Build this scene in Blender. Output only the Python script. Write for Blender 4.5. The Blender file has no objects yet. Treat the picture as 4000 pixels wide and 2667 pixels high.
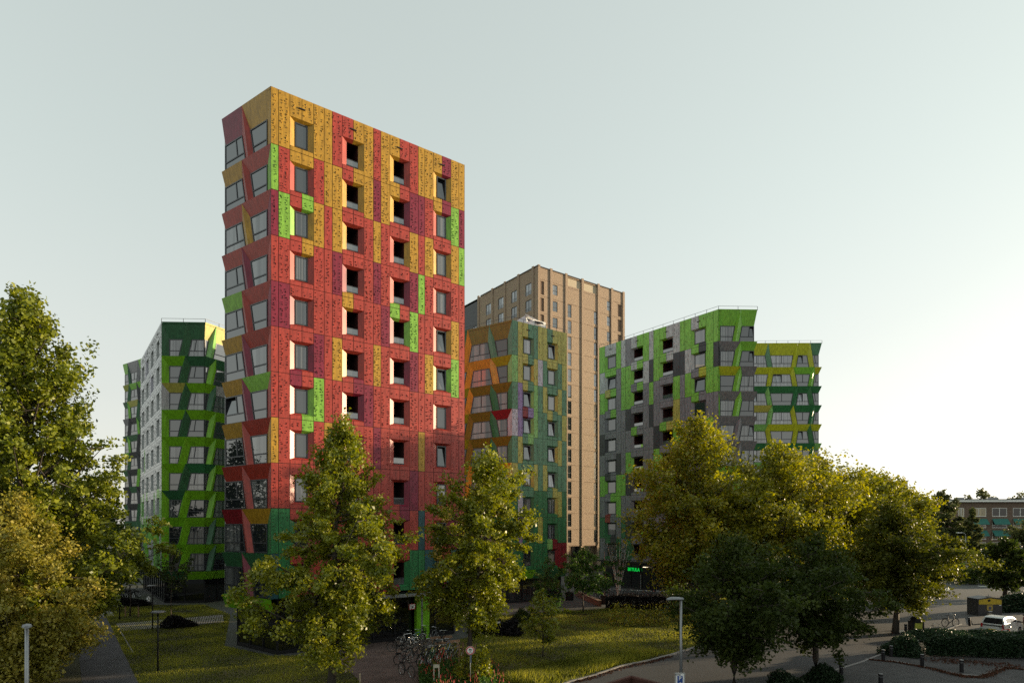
import bpy, math, random
import numpy as np
from mathutils import Vector
R = math.radians
scene = bpy.context.scene
COL = scene.collection
# ------------------------------------------------------------------ camera
F = 2430.0; CX = 2000.0; HY = 2055.0; CH = 8.6          # focal length and horizon in photo pixels, eye height in metres
cam = bpy.data.objects.new('camera', bpy.data.cameras.new('camera'))
COL.objects.link(cam); scene.camera = cam
cam.location = (0, 0, CH); cam.rotation_euler = (R(90), 0, 0)
cam.data.sensor_width = 36.0; cam.data.lens = 36.0 * F / 4000.0
cam.data.shift_y = (HY - 1333.5) / 4000.0
cam.data.clip_start = 0.2; cam.data.clip_end = 5000
# ------------------------------------------------------------------ sky, sun, exposure
SUN_AZ, SUN_EL = 71.0, 6.5                                # clockwise from the view axis
world = bpy.data.worlds.new('World'); scene.world = world; world.use_nodes = True
wn = world.node_tree; wn.nodes.clear()
sky = wn.nodes.new('ShaderNodeTexSky'); sky.sky_type = 'NISHITA'; sky.sun_disc = False
sky.sun_elevation = R(SUN_EL); sky.sun_rotation = R(SUN_AZ)
sky.air_density = 1.0; sky.dust_density = 1.6; sky.ozone_density = 1.0; sky.altitude = 0
hs = wn.nodes.new('ShaderNodeHueSaturation'); hs.inputs['Saturation'].default_value = 0.30
gm = wn.nodes.new('ShaderNodeGamma'); gm.inputs['Gamma'].default_value = 0.40
tint = wn.nodes.new('ShaderNodeMix'); tint.data_type = 'RGBA'; tint.blend_type = 'MULTIPLY'
tint.inputs[0].default_value = 1.0
wtc = wn.nodes.new('ShaderNodeTexCoord'); wsp = wn.nodes.new('ShaderNodeSeparateXYZ'); wmr = wn.nodes.new('ShaderNodeMapRange')
wmr.inputs[1].default_value = 0.0; wmr.inputs[2].default_value = 0.5; wmr.interpolation_type = 'SMOOTHSTEP'
wmx = wn.nodes.new('ShaderNodeMix'); wmx.data_type = 'RGBA'; wmx.inputs[6].default_value = (1.98, 1.97, 1.86, 1); wmx.inputs[7].default_value = (1.84, 2.01, 1.89, 1)
wn.links.new(wtc.outputs['Generated'], wsp.inputs[0]); wn.links.new(wsp.outputs[2], wmr.inputs[0]); wn.links.new(wmr.outputs[0], wmx.inputs[0]); wn.links.new(wmx.outputs[2], tint.inputs[7])
bg = wn.nodes.new('ShaderNodeBackground'); bg.inputs['Strength'].default_value = 0.15
wo = wn.nodes.new('ShaderNodeOutputWorld')
wn.links.new(sky.outputs[0], hs.inputs['Color']); wn.links.new(hs.outputs[0], gm.inputs['Color'])
wn.links.new(gm.outputs[0], tint.inputs[6]); wn.links.new(tint.outputs[2], bg.inputs['Color'])
wn.links.new(bg.outputs[0], wo.inputs['Surface'])
sl = bpy.data.lights.new('sun', 'SUN'); sl.energy = 4.7; sl.angle = R(0.6); sl.color = (1.0, 0.78, 0.50)
so = bpy.data.objects.new('sun', sl); COL.objects.link(so)
sdir = Vector((math.sin(R(SUN_AZ)) * math.cos(R(SUN_EL)), math.cos(R(SUN_AZ)) * math.cos(R(SUN_EL)), math.sin(R(SUN_EL))))
so.rotation_euler = sdir.to_track_quat('Z', 'Y').to_euler()
so.location = sdir * 300
vs = scene.view_settings; vs.view_transform = 'Standard'; vs.look = 'None'; vs.gamma = 1; vs.exposure = 1.0
scene.cycles.max_bounces = 6; scene.cycles.transparent_max_bounces = 8
scene.cycles.use_denoising = False

# ------------------------------------------------------------------ helpers
def tag(o, label=None, cat=None, group=None, kind=None):
    if label: o['label'] = label
    if cat: o['category'] = cat
    if group: o['group'] = group
    if kind: o['kind'] = kind
    return o
def G(px, py, z=0.0):                                     # photo pixel on the plane at height z
    y = (CH - z) * F / (py - HY)
    return Vector(((px - CX) / F * y, y, z))
def at(px, Y, z=0.0): return Vector(((px - CX) / F * Y, Y, z))
def empty(name, loc, label, cat, group=None, rz=0):
    o = bpy.data.objects.new(name, None); COL.objects.link(o); o.location = loc; o.rotation_euler = (0, 0, rz)
    o.empty_display_size = 0.3
    return tag(o, label, cat, group)
def link_mesh(name, me, parent=None):
    o = bpy.data.objects.new(name, me); COL.objects.link(o)
    if parent: o.parent = parent
    return o
class MB:                                                 # a bag of faces that becomes ONE mesh object
    def __init__(s, off=None): s.v = []; s.f = []; s.m = []; s.mats = []; s.off = off
    def mi(s, m):
        if m not in s.mats: s.mats.append(m)
        return s.mats.index(m)
    def poly(s, pts, m):
        b = len(s.v); s.v += [tuple(p) for p in pts]; s.f.append(tuple(range(b, b + len(pts)))); s.m.append(s.mi(m))
    def box(s, c, h, m, ax=None):                         # centre, half sizes, material, axes
        ax = ax or (Vector((1, 0, 0)), Vector((0, 1, 0)), Vector((0, 0, 1))); c = Vector(c)
        P = [c + ax[0] * (i * h[0]) + ax[1] * (j * h[1]) + ax[2] * (k * h[2]) for i in (-1, 1) for j in (-1, 1) for k in (-1, 1)]
        for q in ((0, 1, 3, 2), (4, 6, 7, 5), (0, 4, 5, 1), (2, 3, 7, 6), (0, 2, 6, 4), (1, 5, 7, 3)):
            s.poly([P[i] for i in q], m)
    def bar(s, a, b, w, t, m, up=Vector((0, 0, 1))):      # rectangular bar from a to b
        a = Vector(a); b = Vector(b); d = (b - a); L = d.length
        if L < 1e-6: return
        d /= L
        x = d.cross(up)
        if x.length < 1e-4: x = d.cross(Vector((1, 0, 0)))
        x.normalize(); y = x.cross(d)
        s.box((a + b) / 2, (w / 2, L / 2, t / 2), m, (x, d, y))
    def tube(s, pts, rads, m, n=6, cap=True):
        rings = []
        pts = [Vector(p) for p in pts]
        if not hasattr(rads, '__len__'): rads = [rads] * len(pts)
        for i, p in enumerate(pts):
            d = (pts[min(i + 1, len(pts) - 1)] - pts[max(i - 1, 0)]).normalized()
            x = d.cross(Vector((0, 0, 1)))
            if x.length < 1e-3: x = Vector((1, 0, 0))
            x.normalize(); y = x.cross(d)
            b = len(s.v)
            for k in range(n):
                a = 2 * math.pi * k / n; s.v.append(tuple(p + (x * math.cos(a) + y * math.sin(a)) * rads[i]))
            rings.append(b)
        mi = s.mi(m)
        for i in range(len(rings) - 1):
            for k in range(n):
                k2 = (k + 1) % n
                s.f.append((rings[i] + k, rings[i] + k2, rings[i + 1] + k2, rings[i + 1] + k)); s.m.append(mi)
        if cap:
            s.f.append(tuple(rings[0] + k for k in range(n - 1, -1, -1))); s.m.append(mi)
            s.f.append(tuple(rings[-1] + k for k in range(n))); s.m.append(mi)
    def lathe(s, prof, m, n=16, c=(0, 0, 0)):             # profile [(r, z)]
        s.tube([(c[0], c[1], c[2] + z) for r, z in prof], [max(r, 1e-4) for r, z in prof], m, n)
    def prism(s, pts, z0, z1, m, mtop=None):
        n = len(pts)
        for i in range(n):
            a = pts[i]; b = pts[(i + 1) % n]
            s.poly([(a[0], a[1], z0), (b[0], b[1], z0), (b[0], b[1], z1), (a[0], a[1], z1)], m)
        s.poly([(p[0], p[1], z1) for p in pts], mtop or m)
    def build(s, name, parent=None, off=None, smooth=False):
        off = Vector(off) if off is not None else (Vector(s.off) if s.off is not None else Vector((0, 0, 0)))
        me = bpy.data.meshes.new(name)
        me.from_pydata([(v[0] - off[0], v[1] - off[1], v[2] - off[2]) for v in s.v], [], s.f)
        for m in s.mats: me.materials.append(m)
        me.polygons.foreach_set('material_index', s.m)
        if smooth: me.polygons.foreach_set('use_smooth', [True] * len(s.f))
        me.update()
        return link_mesh(name, me, parent)
def copy_tree(o, loc=None, rz=None, parent=None):
    c = o.copy(); COL.objects.link(c)
    if parent: c.parent = parent
    if loc is not None: c.location = loc
    if rz is not None: c.rotation_euler = (0, 0, rz)
    for ch in list(o.children): copy_tree(ch, parent=c)
    return c

# ------------------------------------------------------------------ materials
def nodes(name):
    m = bpy.data.materials.new(name); m.use_nodes = True; nt = m.node_tree
    b = nt.nodes['Principled BSDF']
    return m, nt, b
def N(nt, t, **kw):
    n = nt.nodes.new(t)
    for k, v in kw.items(): setattr(n, k, v)
    return n
def noise_col(nt, col, amt, scale, stretch=(1, 1, 1), detail=3, coord='Object'):
    tc = N(nt, 'ShaderNodeTexCoord'); mp = N(nt, 'ShaderNodeMapping'); mp.inputs['Scale'].default_value = stretch
    no = N(nt, 'ShaderNodeTexNoise'); no.inputs['Scale'].default_value = scale; no.inputs['Detail'].default_value = detail
    mr = N(nt, 'ShaderNodeMapRange'); mr.inputs[1].default_value = 0.3; mr.inputs[2].default_value = 0.7
    mr.inputs[3].default_value = 1 - amt; mr.inputs[4].default_value = 1 + amt
    mx = N(nt, 'ShaderNodeVectorMath', operation='SCALE'); mx.inputs[0].default_value = col[:3]
    nt.links.new(tc.outputs[coord], mp.inputs[0]); nt.links.new(mp.outputs[0], no.inputs['Vector'])
    nt.links.new(no.outputs['Fac'], mr.inputs[0]); nt.links.new(mr.outputs[0], mx.inputs['Scale'])
    return mx.outputs[0], no, mp
MATS = {}
def mat(name, col, rough=0.6, metal=0.0, amt=0.12, scale=3.0, stretch=(1, 1, 1), bump=0.0, spec=0.5, emit=None, es=0):
    if name in MATS: return MATS[name]
    m, nt, b = nodes(name)
    c, no, mp = noise_col(nt, col, amt, scale, stretch)
    nt.links.new(c, b.inputs['Base Color'])
    b.inputs['Roughness'].default_value = rough; b.inputs['Metallic'].default_value = metal
    b.inputs['Specular IOR Level'].default_value = spec
    if bump:
        bp = N(nt, 'ShaderNodeBump'); bp.inputs['Strength'].default_value = bump; bp.inputs['Distance'].default_value = 0.02
        nt.links.new(no.outputs['Fac'], bp.inputs['Height']); nt.links.new(bp.outputs[0], b.inputs['Normal'])
    if emit:
        b.inputs['Emission Color'].default_value = (*emit, 1); b.inputs['Emission Strength'].default_value = es
    MATS[name] = m
    return m
def panel_mat(name, col, rough=0.40, streak=0.22):        # coated facade sheet with a faint printed grain that runs up and down
    m, nt, b = nodes(name)
    c, no, mp = noise_col(nt, col, streak, 2.2, (2.6, 2.6, 0.55), 2)
    v = N(nt, 'ShaderNodeTexNoise'); v.inputs['Scale'].default_value = 9; v.inputs['Detail'].default_value = 2
    nt.links.new(mp.outputs[0], v.inputs['Vector'])
    mr = N(nt, 'ShaderNodeMapRange'); mr.inputs[1].default_value = 0.40; mr.inputs[2].default_value = 0.52
    mr.inputs[3].default_value = 0.80; mr.inputs[4].default_value = 1.0
    nt.links.new(v.outputs['Fac'], mr.inputs[0])
    sc = N(nt, 'ShaderNodeVectorMath', operation='SCALE'); nt.links.new(c, sc.inputs[0]); nt.links.new(mr.outputs[0], sc.inputs['Scale'])
    nt.links.new(sc.outputs[0], b.inputs['Base Color'])
    b.inputs['Roughness'].default_value = rough; b.inputs['Specular IOR Level'].default_value = 0.42
    bp = N(nt, 'ShaderNodeBump'); bp.inputs['Strength'].default_value = 0.12; bp.inputs['Distance'].default_value = 0.01
    n2 = N(nt, 'ShaderNodeTexNoise'); n2.inputs['Scale'].default_value = 1.3; n2.inputs['Detail'].default_value = 1
    nt.links.new(mp.outputs[0], n2.inputs['Vector']); nt.links.new(n2.outputs['Fac'], bp.inputs['Height'])
    nt.links.new(bp.outputs[0], b.inputs['Normal'])
    return m
PC = {
 'R': panel_mat('coral_red_panel', (0.35, 0.043, 0.030)), 'Y': panel_mat('golden_panel', (0.42, 0.235, 0.022)),
 'M': panel_mat('crimson_panel', (0.20, 0.014, 0.038)), 'G': panel_mat('lime_panel', (0.20, 0.42, 0.05)),
 'T': panel_mat('petrol_panel', (0.018, 0.075, 0.085)), 'D': panel_mat('forest_green_panel', (0.022, 0.15, 0.045)),
 'X': panel_mat('oxide_red_panel', (0.30, 0.03, 0.018)), 'L': panel_mat('ochre_panel', (0.36, 0.20, 0.015)),
 'y': panel_mat('olive_yellow_panel', (0.40, 0.38, 0.075)), 't': panel_mat('sage_green_panel', (0.085, 0.22, 0.12)),
 'l': panel_mat('leaf_green_panel', (0.20, 0.44, 0.12)), 'w': panel_mat('pale_lilac_panel', (0.46, 0.45, 0.52)),
 'p': panel_mat('violet_panel', (0.24, 0.17, 0.36)), 'e': panel_mat('amber_panel', (0.55, 0.30, 0.03)),
 'o': panel_mat('shaded_olive_panel', (0.17, 0.15, 0.012)), 'a': panel_mat('acid_green_panel', (0.27, 0.31, 0.005)),  # first one is the olive yellow sheet, with shade put into its colour
 'm': panel_mat('maroon_panel', (0.20, 0.008, 0.016)), 'd': panel_mat('bottle_green_panel', (0.03, 0.16, 0.055)),
 'g': panel_mat('grass_green_panel', (0.19, 0.47, 0.045)), 'k': panel_mat('charcoal_panel', (0.035, 0.036, 0.042)),
 's': panel_mat('grey_panel', (0.19, 0.19, 0.205)), 'v': panel_mat('vivid_green_panel', (0.165, 0.42, 0.012)),
 'z': panel_mat('yellow_green_panel', (0.42, 0.46, 0.02)), 'c': panel_mat('silver_panel', (0.40, 0.42, 0.42), 0.3),
 'n': panel_mat('pine_panel', (0.03, 0.12, 0.05)),
}
DARK = mat('joint_black', (0.012, 0.012, 0.014), 0.7)
HOLE = mat('punched_hole', (0.08, 0.028, 0.022), 0.8)
FRAME = mat('charcoal_frame', (0.035, 0.038, 0.045), 0.42)
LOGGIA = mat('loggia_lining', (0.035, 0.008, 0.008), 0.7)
ROOFM = mat('roof_membrane', (0.12, 0.12, 0.12), 0.9)
STEEL = mat('galvanised_steel', (0.26, 0.27, 0.28), 0.4, 0.6)
CHROME = mat('chrome', (0.6, 0.6, 0.6), 0.22, 0.9)
WHITE = mat('white_paint', (0.75, 0.75, 0.73), 0.5)
BLACK = mat('black_metal', (0.010, 0.010, 0.012), 0.55, spec=.3)
CONC = mat('concrete', (0.30, 0.29, 0.27), 0.85, bump=0.3, scale=8)
DGLASSBASE = None
def glass_mat(name, dark, light, ior=2.6, rough=0.015, thr=0.45):
    m, nt, b = nodes(name)
    oi = N(nt, 'ShaderNodeObjectInfo'); tc = N(nt, 'ShaderNodeTexCoord')
    sep = N(nt, 'ShaderNodeSeparateXYZ'); nt.links.new(tc.outputs['Object'], sep.inputs[0])
    add = N(nt, 'ShaderNodeMath', operation='ADD'); nt.links.new(sep.outputs[0], add.inputs[0]); nt.links.new(sep.outputs[1], add.inputs[1])
    mul = N(nt, 'ShaderNodeMath', operation='MULTIPLY'); nt.links.new(add.outputs[0], mul.inputs[0]); mul.inputs[1].default_value = 5.0
    cmb = N(nt, 'ShaderNodeCombineXYZ'); nt.links.new(mul.outputs[0], cmb.inputs[0]); nt.links.new(oi.outputs['Random'], cmb.inputs[1])
    no = N(nt, 'ShaderNodeTexNoise'); no.inputs['Scale'].default_value = 1.0; no.inputs['Detail'].default_value = 2
    nt.links.new(cmb.outputs[0], no.inputs['Vector'])
    gt = N(nt, 'ShaderNodeMath', operation='GREATER_THAN'); nt.links.new(oi.outputs['Random'], gt.inputs[0]); gt.inputs[1].default_value = thr
    cr = N(nt, 'ShaderNodeMapRange'); cr.inputs[1].default_value = .42; cr.inputs[2].default_value = .58; nt.links.new(no.outputs['Fac'], cr.inputs[0])
    ml = N(nt, 'ShaderNodeMath', operation='MULTIPLY'); nt.links.new(cr.outputs[0], ml.inputs[0]); nt.links.new(gt.outputs[0], ml.inputs[1])
    mx = N(nt, 'ShaderNodeMix', data_type='RGBA'); nt.links.new(ml.outputs[0], mx.inputs[0])
    mx.inputs[6].default_value = (*dark, 1); mx.inputs[7].default_value = (*light, 1)
    nt.links.new(mx.outputs[2], b.inputs['Base Color'])
    b.inputs['Roughness'].default_value = rough; b.inputs['IOR'].default_value = ior
    bp = N(nt, 'ShaderNodeBump'); bp.inputs['Strength'].default_value = 0.05; bp.inputs['Distance'].default_value = 0.02
    n2 = N(nt, 'ShaderNodeTexNoise'); n2.inputs['Scale'].default_value = 0.6; nt.links.new(tc.outputs['Object'], n2.inputs['Vector'])
    nt.links.new(n2.outputs['Fac'], bp.inputs['Height']); nt.links.new(bp.outputs[0], b.inputs['Normal'])
    return m
GLASS = glass_mat('window_glass', (0.015, 0.018, 0.022), (0.15, 0.155, 0.16), 2.15)
GLASSD = glass_mat('dim_window_glass', (0.03, 0.028, 0.025), (0.22, 0.20, 0.18), 1.7, 0.02, 0.3)
GLASSX = glass_mat('dulled_window_glass', (0.02, 0.025, 0.028), (0.05, 0.055, 0.06), 1.3, 0.15, 0.3)  # copy of the window glass with the bright sky reflection taken out
GLASSB = glass_mat('blue_window_glass', (0.03, 0.035, 0.04), (0.26, 0.27, 0.30), 2.4, 0.02, 0.5)
GLASSR = glass_mat('glass_with_red_blinds', (0.04, 0.03, 0.02), (0.45, 0.12, 0.05), 1.7, 0.02, 0.3)
DGLASS = glass_mat('ground_floor_glass', (0.006, 0.007, 0.008), (0.04, 0.04, 0.04), 1.8, 0.02, 0.6)
BALU = glass_mat('balustrade_glass', (0.05, 0.055, 0.06), (0.10, 0.10, 0.11), 2.6, 0.03, 0.5)
# ------------------------------------------------------------------ facade builders
Z = Vector((0, 0, 1))
VA = Vector((3280, 2430, 0)).normalized()                 # runs away to the right
VB = Vector((-1800, 2430, 0)).normalized()                # runs away to the left
VL = Vector((-3483, 2430, 0)).normalized()
class Face:
    def __init__(s, O, d, n): s.O = Vector((O[0], O[1], 0)); s.d = Vector(d).normalized(); s.n = Vector(n).normalized()
    def P(s, u, z, o=0.0):
        p = s.O + s.d * u + s.n * o
        return Vector((p.x, p.y, z))
    def u(s, px):                                          # where the photo column px meets the face
        k = (px - CX) / F
        return (k * s.O.y - s.O.x) / (s.d.x - k * s.d.y)
def facing(d):
    n = Vector((d[1], -d[0], 0)).normalized()
    return n if n.y < 0 else -n
def window(face, root, quad, o, split='A', pane=GLASS, fr=FRAME, w=0.09, tilt=False, name='window'):
    """quad = (u,z) lower-left, lower-right, upper-right, upper-left as a frame mesh with its panes as one child"""
    off = root.location
    def Q(s, t):
        a = (quad[0][0] * (1 - s) + quad[1][0] * s, quad[0][1] * (1 - s) + quad[1][1] * s)
        b = (quad[3][0] * (1 - s) + quad[2][0] * s, quad[3][1] * (1 - s) + quad[2][1] * s)
        return (a[0] * (1 - t) + b[0] * t, a[1] * (1 - t) + b[1] * t)
    W = (abs(quad[1][0] - quad[0][0]) + abs(quad[2][0] - quad[3][0])) / 2; H = abs(quad[3][1] - quad[0][1])
    ws, wt = w / W, w / H
    tr = 0.34
    if split == 'A': cells = [(0, 0, 1, tr), (0, tr, 1, 1)]
    elif split == 'B': cells = [(0, 0, 1, tr), (0, tr, 0.62, 1), (0.62, tr, 1, 1)]
    elif split == 'b': cells = [(0, 0, 1, tr), (0, tr, 0.36, 1), (0.36, tr, 1, 1)]
    elif split == 'C': cells = [(0, 0, 1, tr), (0, tr, 0.5, 1), (0.5, tr, 1, 1)]
    elif split == 'V': cells = [(0, 0, 0.5, 1), (0.5, 0, 1, 1)]
    elif split == 'H': cells = [(0, 0, 1, 0.42), (0, 0.42, 1, 1)]
    else: cells = [(0, 0, 1, 1)]
    fm = MB(off); pm = MB(off); th = 0.05
    def rect(s0, t0, s1, t1):
        A = [Q(s0, t0), Q(s1, t0), Q(s1, t1), Q(s0, t1)]
        fm.poly([face.P(u, z, o + th) for u, z in A], fr)
        for i in range(4):
            a, b = A[i], A[(i + 1) % 4]
            fm.poly([face.P(a[0], a[1], o), face.P(b[0], b[1], o), face.P(b[0], b[1], o + th), face.P(a[0], a[1], o + th)], fr)
    E = set()
    for s0, t0, s1, t1 in cells:
        a0 = s0 + (ws if s0 == 0 else ws / 2); a1 = s1 - (ws if s1 == 1 else ws / 2)
        b0 = t0 + (wt if t0 == 0 else wt / 2); b1 = t1 - (wt if t1 == 1 else wt / 2)
        E.add((a0, b0, a1, b1))
        oo = [o + 0.012] * 4
        if tilt and t1 == 1 and (s1 == 1 or len(cells) < 3): oo = [o + 0.012, o + 0.012, o - 0.20, o - 0.20]
        pts = [Q(a0, b0), Q(a1, b0), Q(a1, b1), Q(a0, b1)]
        pm.poly([face.P(p[0], p[1], x) for p, x in zip(pts, oo)], pane)
        if oo[2] != oo[0]:
            fm.poly([face.P(p[0], p[1], o - 0.22) for p in pts], DARK)
            for i in (1, 2, 3):
                a, b = pts[i], pts[(i + 1) % 4]
                fm.poly([face.P(a[0], a[1], o), face.P(b[0], b[1], o), face.P(b[0], b[1], o - 0.22), face.P(a[0], a[1], o - 0.22)], DARK)
    rect(0, 0, 1, wt); rect(0, 1 - wt, 1, 1); rect(0, wt, ws, 1 - wt); rect(1 - ws, wt, 1, 1 - wt)
    if split in 'ABCb': rect(ws, tr - wt / 2, 1 - ws, tr + wt / 2)
    if split == 'H': rect(ws, 0.42 - wt / 2, 1 - ws, 0.42 + wt / 2)
    sx = {'B': 0.62, 'b': 0.36, 'C': 0.5}.get(split)
    if sx: rect(sx - ws / 2, tr + wt / 2, sx + ws / 2, 1 - wt)
    if split == 'V': rect(0.5 - ws / 2, wt, 0.5 + ws / 2, 1 - wt)
    f = fm.build(name, root); pm.build('pane', f)
    return f
def relief(mb, face, rng, u0, u1, z0, z1, m, style):
    """pressed leaves of the cladding: small raised folds beside punched holes, in loose vertical trails"""
    w = u1 - u0
    if style == 'leaf':
        ns = max(1, int(round(w / 0.36)))
        for k in range(ns):
            uc = u0 + w * (k + 0.5) / ns + rng.uniform(-.04, .04); z = z0 + rng.uniform(0.05, 0.3)
            while z < z1 - 0.14:
                if rng.random() < 0.86:
                    for q in range(rng.choice((1, 1, 2, 2))):
                        x = uc + rng.uniform(-.09, .09); zz = z + rng.uniform(-.05, .05); s = rng.uniform(.026, .045); hh = s * rng.uniform(0.9, 1.6)
                        if x - s < u0 + .02 or x + s > u1 - .02: continue
                        B = [face.P(x - s, zz, 0), face.P(x, zz - hh, 0), face.P(x + s, zz, 0), face.P(x, zz + hh, 0)]
                        T = face.P(x + s * .3, zz, 0.055)
                        for i in range(4): mb.poly([B[i], B[(i + 1) % 4], T], m)
                        mb.poly([face.P(x - s * 1.25, zz - hh * .8, .004), face.P(x - s * .35, zz - hh * 1.2, .004), face.P(x - s * .35, zz + hh * .1, .004), face.P(x - s * 1.15, zz + hh * .1, .004)], HOLE)
                z += rng.uniform(.11, .23)
    else:
        ns = max(1, int(round(w / (0.16 if style == 'dense' else 0.30))))
        for k in range(ns):
            uc = u0 + w * (k + 0.5) / ns; z = z0 + rng.uniform(0, .4)
            while z < z1 - 0.3:
                h = rng.uniform(.10, .42); x = uc + rng.uniform(-.05, .05); s = rng.uniform(.014, .03)
                if rng.random() < (.62 if style == 'dash' else .9) and u0 + .03 < x < u1 - .03:
                    mm = HOLE
                    mb.poly([face.P(x - s, z, .004), face.P(x + s, z, .004), face.P(x + s * .6, z + h, .004), face.P(x - s * 1.2, z + h * .9, .004)], mm)
                    if rng.random() < .35:
                        q = .035; T = face.P(x + .06, z + .05, .05)
                        B = [face.P(x + .02, z, 0), face.P(x + .1, z, 0), face.P(x + .06, z + .12, 0)]
                        for i in range(3): mb.poly([B[i], B[(i + 1) % 3], T], m)
                z += h + rng.uniform(.04, .35)
def pface(face, root, cols, wins, joints, colrows, sprows, kind, style, seed, inset=0.4, dep=0.22, sill=0.45, head=0.74,
          pane=GLASS, tilt=None, vents=True, body='cladding'):
    """flat face of pressed sheets. cols = list of (u0,u1) sheet columns; wins = list of (u0,um,u1, index into cols left, right);
    joints from top to bottom; colrows[r] = colour letter per column; sprows[r] = letter pairs per window column (r = joint index)"""
    rng = random.Random(seed); mb = MB(root.location); g = 0.018
    def sheet(u0, u1, z0, z1, c, rel=True):
        m = PC[c]
        mb.poly([face.P(u0 + g, z0 + g), face.P(u1 - g, z0 + g), face.P(u1 - g, z1 - g), face.P(u0 + g, z1 - g)], m)
        mb.poly([face.P(u0, z0, -.045), face.P(u1, z0, -.045), face.P(u1, z1, -.045), face.P(u0, z1, -.045)], DARK)
        if rel: relief(mb, face, rng, u0 + g, u1 - g, z0 + .08, z1 - .08, m, style)
    nr = len(joints) - 1
    for r in range(nr):
        zt, zb = joints[r], joints[r + 1]
        for i, (a, b) in enumerate(cols): sheet(a, b, zb, zt, colrows[r][i])
        for j, (a, mid, b, li, ri) in enumerate(wins):
            zs = zb + sill; zh = zb + 3.0 - head
            ct = sprows[r][j]; cb = sprows[r + 1][j]
            sheet(a, mid, zh, zt, ct[0]); sheet(mid, b, zh, zt, ct[1])
            sheet(a, mid, zb, zs - .14, cb[0]); sheet(mid, b, zb, zs - .14, cb[1])
            kd = kind[j]
            ii = inset
            aw, bw = a + ii, b - ii * .9
            zws, zwh = zs, zh - .16
            q = [(aw, zws), (bw, zws), (bw, zwh), (aw, zwh)]
            mL, mR = PC[colrows[r][li]], PC[colrows[r][ri]]
            mb.poly([face.P(a, zs - .14), face.P(a, zh), face.P(aw, zwh, -dep), face.P(aw, zws, -dep)], mL)
            mb.poly([face.P(b, zs - .14), face.P(bw, zws, -dep), face.P(bw, zwh, -dep), face.P(b, zh)], mR)
            mm = (aw + bw) / 2
            mb.poly([face.P(a, zh), face.P(mid, zh), face.P(mm, zwh, -dep), face.P(aw, zwh, -dep)], PC[ct[0]])
            mb.poly([face.P(mid, zh), face.P(b, zh), face.P(bw, zwh, -dep), face.P(mm, zwh, -dep)], PC[ct[1]])
            mb.poly([face.P(a, zs - .14), face.P(aw, zws, -dep), face.P(mm, zws, -dep), face.P(mid, zs - .14)], PC[cb[0]])
            mb.poly([face.P(mid, zs - .14), face.P(mm, zws, -dep), face.P(bw, zws, -dep), face.P(b, zs - .14)], PC[cb[1]])
            if kd == 'W':
                window(face, root, q, -dep, 'O', pane, FRAME, 0.085, tilt=bool(tilt and (r, j) in tilt))
            else:
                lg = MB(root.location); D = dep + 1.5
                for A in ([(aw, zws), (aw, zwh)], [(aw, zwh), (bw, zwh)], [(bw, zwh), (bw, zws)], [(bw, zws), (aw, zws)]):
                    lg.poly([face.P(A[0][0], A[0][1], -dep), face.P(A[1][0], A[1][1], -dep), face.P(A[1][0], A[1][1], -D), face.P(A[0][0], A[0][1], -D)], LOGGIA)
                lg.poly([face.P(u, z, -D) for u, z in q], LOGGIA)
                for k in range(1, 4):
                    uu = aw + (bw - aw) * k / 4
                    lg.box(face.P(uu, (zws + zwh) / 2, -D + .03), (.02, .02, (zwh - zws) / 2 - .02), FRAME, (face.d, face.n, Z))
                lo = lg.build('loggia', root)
                bl = MB(root.location); hb = (zwh - zws) * .27
                bl.box(face.P((aw + bw) / 2, zws + hb / 2 + .03, -dep - .04), ((bw - aw) / 2 - .01, .012, hb / 2), BALU, (face.d, face.n, Z))
                bl.box(face.P((aw + bw) / 2, zws + hb + .04, -dep - .04), ((bw - aw) / 2 - .005, .03, .02), FRAME, (face.d, face.n, Z))
                bl.box(face.P((aw + bw) / 2, zws + .04, -dep - .02), ((bw - aw) / 2 - .005, .04, .035), FRAME, (face.d, face.n, Z))
                bl.build('balustrade', lo)
            if vents and r == 0:
                vb = MB(root.location); vb.box(face.P(mid, zt - .75 if zt - zh > 1 else zt - .4, .03), (.22, .03, .04), BLACK, (face.d, face.n, Z))
                vb.build('vent_slot', root)
    return mb.build(body, root)
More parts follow.
